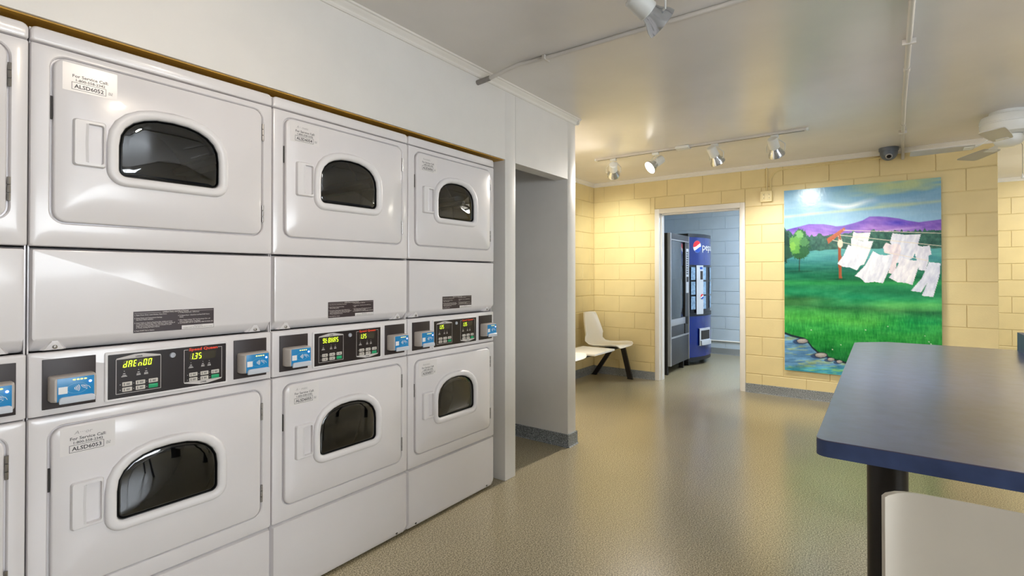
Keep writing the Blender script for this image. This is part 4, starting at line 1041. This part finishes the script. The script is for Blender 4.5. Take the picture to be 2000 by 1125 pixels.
# outlet box and its raceways
ob = empty('outlet_box', 'cream surface outlet box high on the wall between doorway and painting', 'outlet', (XB, -.891, 2.094))
MB().box(-.042, .001, -.056, .056, -.057, .057, .006).build('box', M['cream'], ob)
for s in (-1, 1):
    rc = MB().box(-.0455, -.041, s * .026 - .017, s * .026 + .017, -.036, .036, .004).build('receptacle', M['cream'], ob)
    for zz in (-.018, .018): MB().box(-.0462, -.0452, s * .026 - .006, s * .026 - .003, zz - .007, zz + .007).build('slot', M['slot'], rc, 0)
tag(MB().tube([(XB - .008, -.893, 2.14), (XB - .008, -.893, 2.40)], .0085, 8).build('raceway', M['cable']), 'straight cream raceway from the outlet box up to the ceiling trim', 'raceway')
pts = [(XB - .008, -.928, 2.14), (XB - .008, -.930, 2.24)] + [(XB - .008, -1.045 + .115 * math.cos(R(a)), 2.25 + .115 * math.sin(R(a))) for a in range(0, 91, 15)] + [(XB - .008, -1.45, 2.370), (XB - .008, -1.88, 2.374)]
tag(MB().tube(pts, .0085, 8).build('raceway', M['cable']), 'curved cream raceway from the outlet box running right below the ceiling trim', 'raceway')
# dome camera
cm = empty('security_camera', 'grey dome security camera on the ceiling above the painting', 'camera', (5.838, -1.932, H))
MB().lathe([(.077, 0), (.077, -.02), (.073, -.03)], 30).build('base_ring', M['domegrey'], cm)
MB().lathe([(.068, -.028)] + [(.068 * math.cos(R(a)), -.045 - .072 * math.sin(R(a))) for a in range(0, 86, 12)], 30).build('dome', M['domegrey'], cm)
ld = Vector((-.80, -.02, -.60)).normalized(); lp = Vector((0, 0, -.048)) + ld * .062
A_ = Matrix.Translation(lp) @ aim(ld)
le = MB().lathe([(.027, .01), (.027, -.006), (.022, -.010), (.019, -.006)], 24).xf(A_).build('lens_ring', M['silver'], cm)
MB().lathe([(.018, -.0055), (.016, -.0085), (.006, -.010)], 20).xf(A_).build('lens', M['lens'], le)

# ceiling fan
def fan():
    root = empty('ceiling_fan', 'white five-blade ceiling fan with a pull chain, close to the ceiling', 'ceiling fan', (5.05, -2.618, H))
    MB().lathe([(.105, 0), (.108, -.022), (.12, -.026), (.150, -.034), (.158, -.055), (.159, -.078), (.155, -.082), (.155, -.090), (.159, -.094), (.152, -.13), (.138, -.158), (.10, -.168), (.09, -.17)], 44).build('motor_housing', M['fan'], root, 30)
    MB().lathe([(.07, -.168), (.084, -.176), (.086, -.195), (.080, -.218), (.064, -.238), (.035, -.251), (.008, -.254)], 36).build('switch_housing', M['fan'], root)
    for k in range(5):
        a = R(91 - 72 * k); Mz = Matrix.Rotation(a, 4, 'Z')
        ir = MB().loft([[(.09, -.016, -.178), (.09, .016, -.178), (.09, .016, -.172), (.09, -.016, -.172)], [(.15, -.012, -.222), (.15, .012, -.218), (.15, .012, -.212), (.15, -.012, -.216)], [(.20, -.035, -.2395), (.20, .035, -.2325), (.20, .035, -.226), (.20, -.035, -.233)], [(.245, -.03, -.239), (.245, .03, -.233), (.245, .03, -.2265), (.245, -.03, -.2325)]], True, True).xf(Mz)
        bl = []
        for x, hw in ((.185, .045), (.20, .052), (.30, .060), (.45, .066), (.53, .066), (.553, .060), (.56, .048)):
            t = math.tan(R(6)); bl.append([(x, -hw, -.232 - hw * t), (x, hw, -.232 + hw * t), (x, hw, -.226 + hw * t), (x, -hw, -.226 - hw * t)])
        b_ = MB().loft(bl, True, True).xf(Mz).build('fan_blade', M['blade'], root, 20)
        ir.build('blade_bracket', M['fan'], b_, 30)
    ch = MB().tube([(.0, -.064, -.235), (.0, -.070, -.25), (.0, -.070, -.46)], .0018, 6).build('pull_chain', M['steel'], root)
    MB().lathe([(.002, -.455), (.007, -.475), (.009, -.487), (.004, -.492)], 12, (0, -.070, 0)).build('chain_knob', M['fan'], ch)
fan()
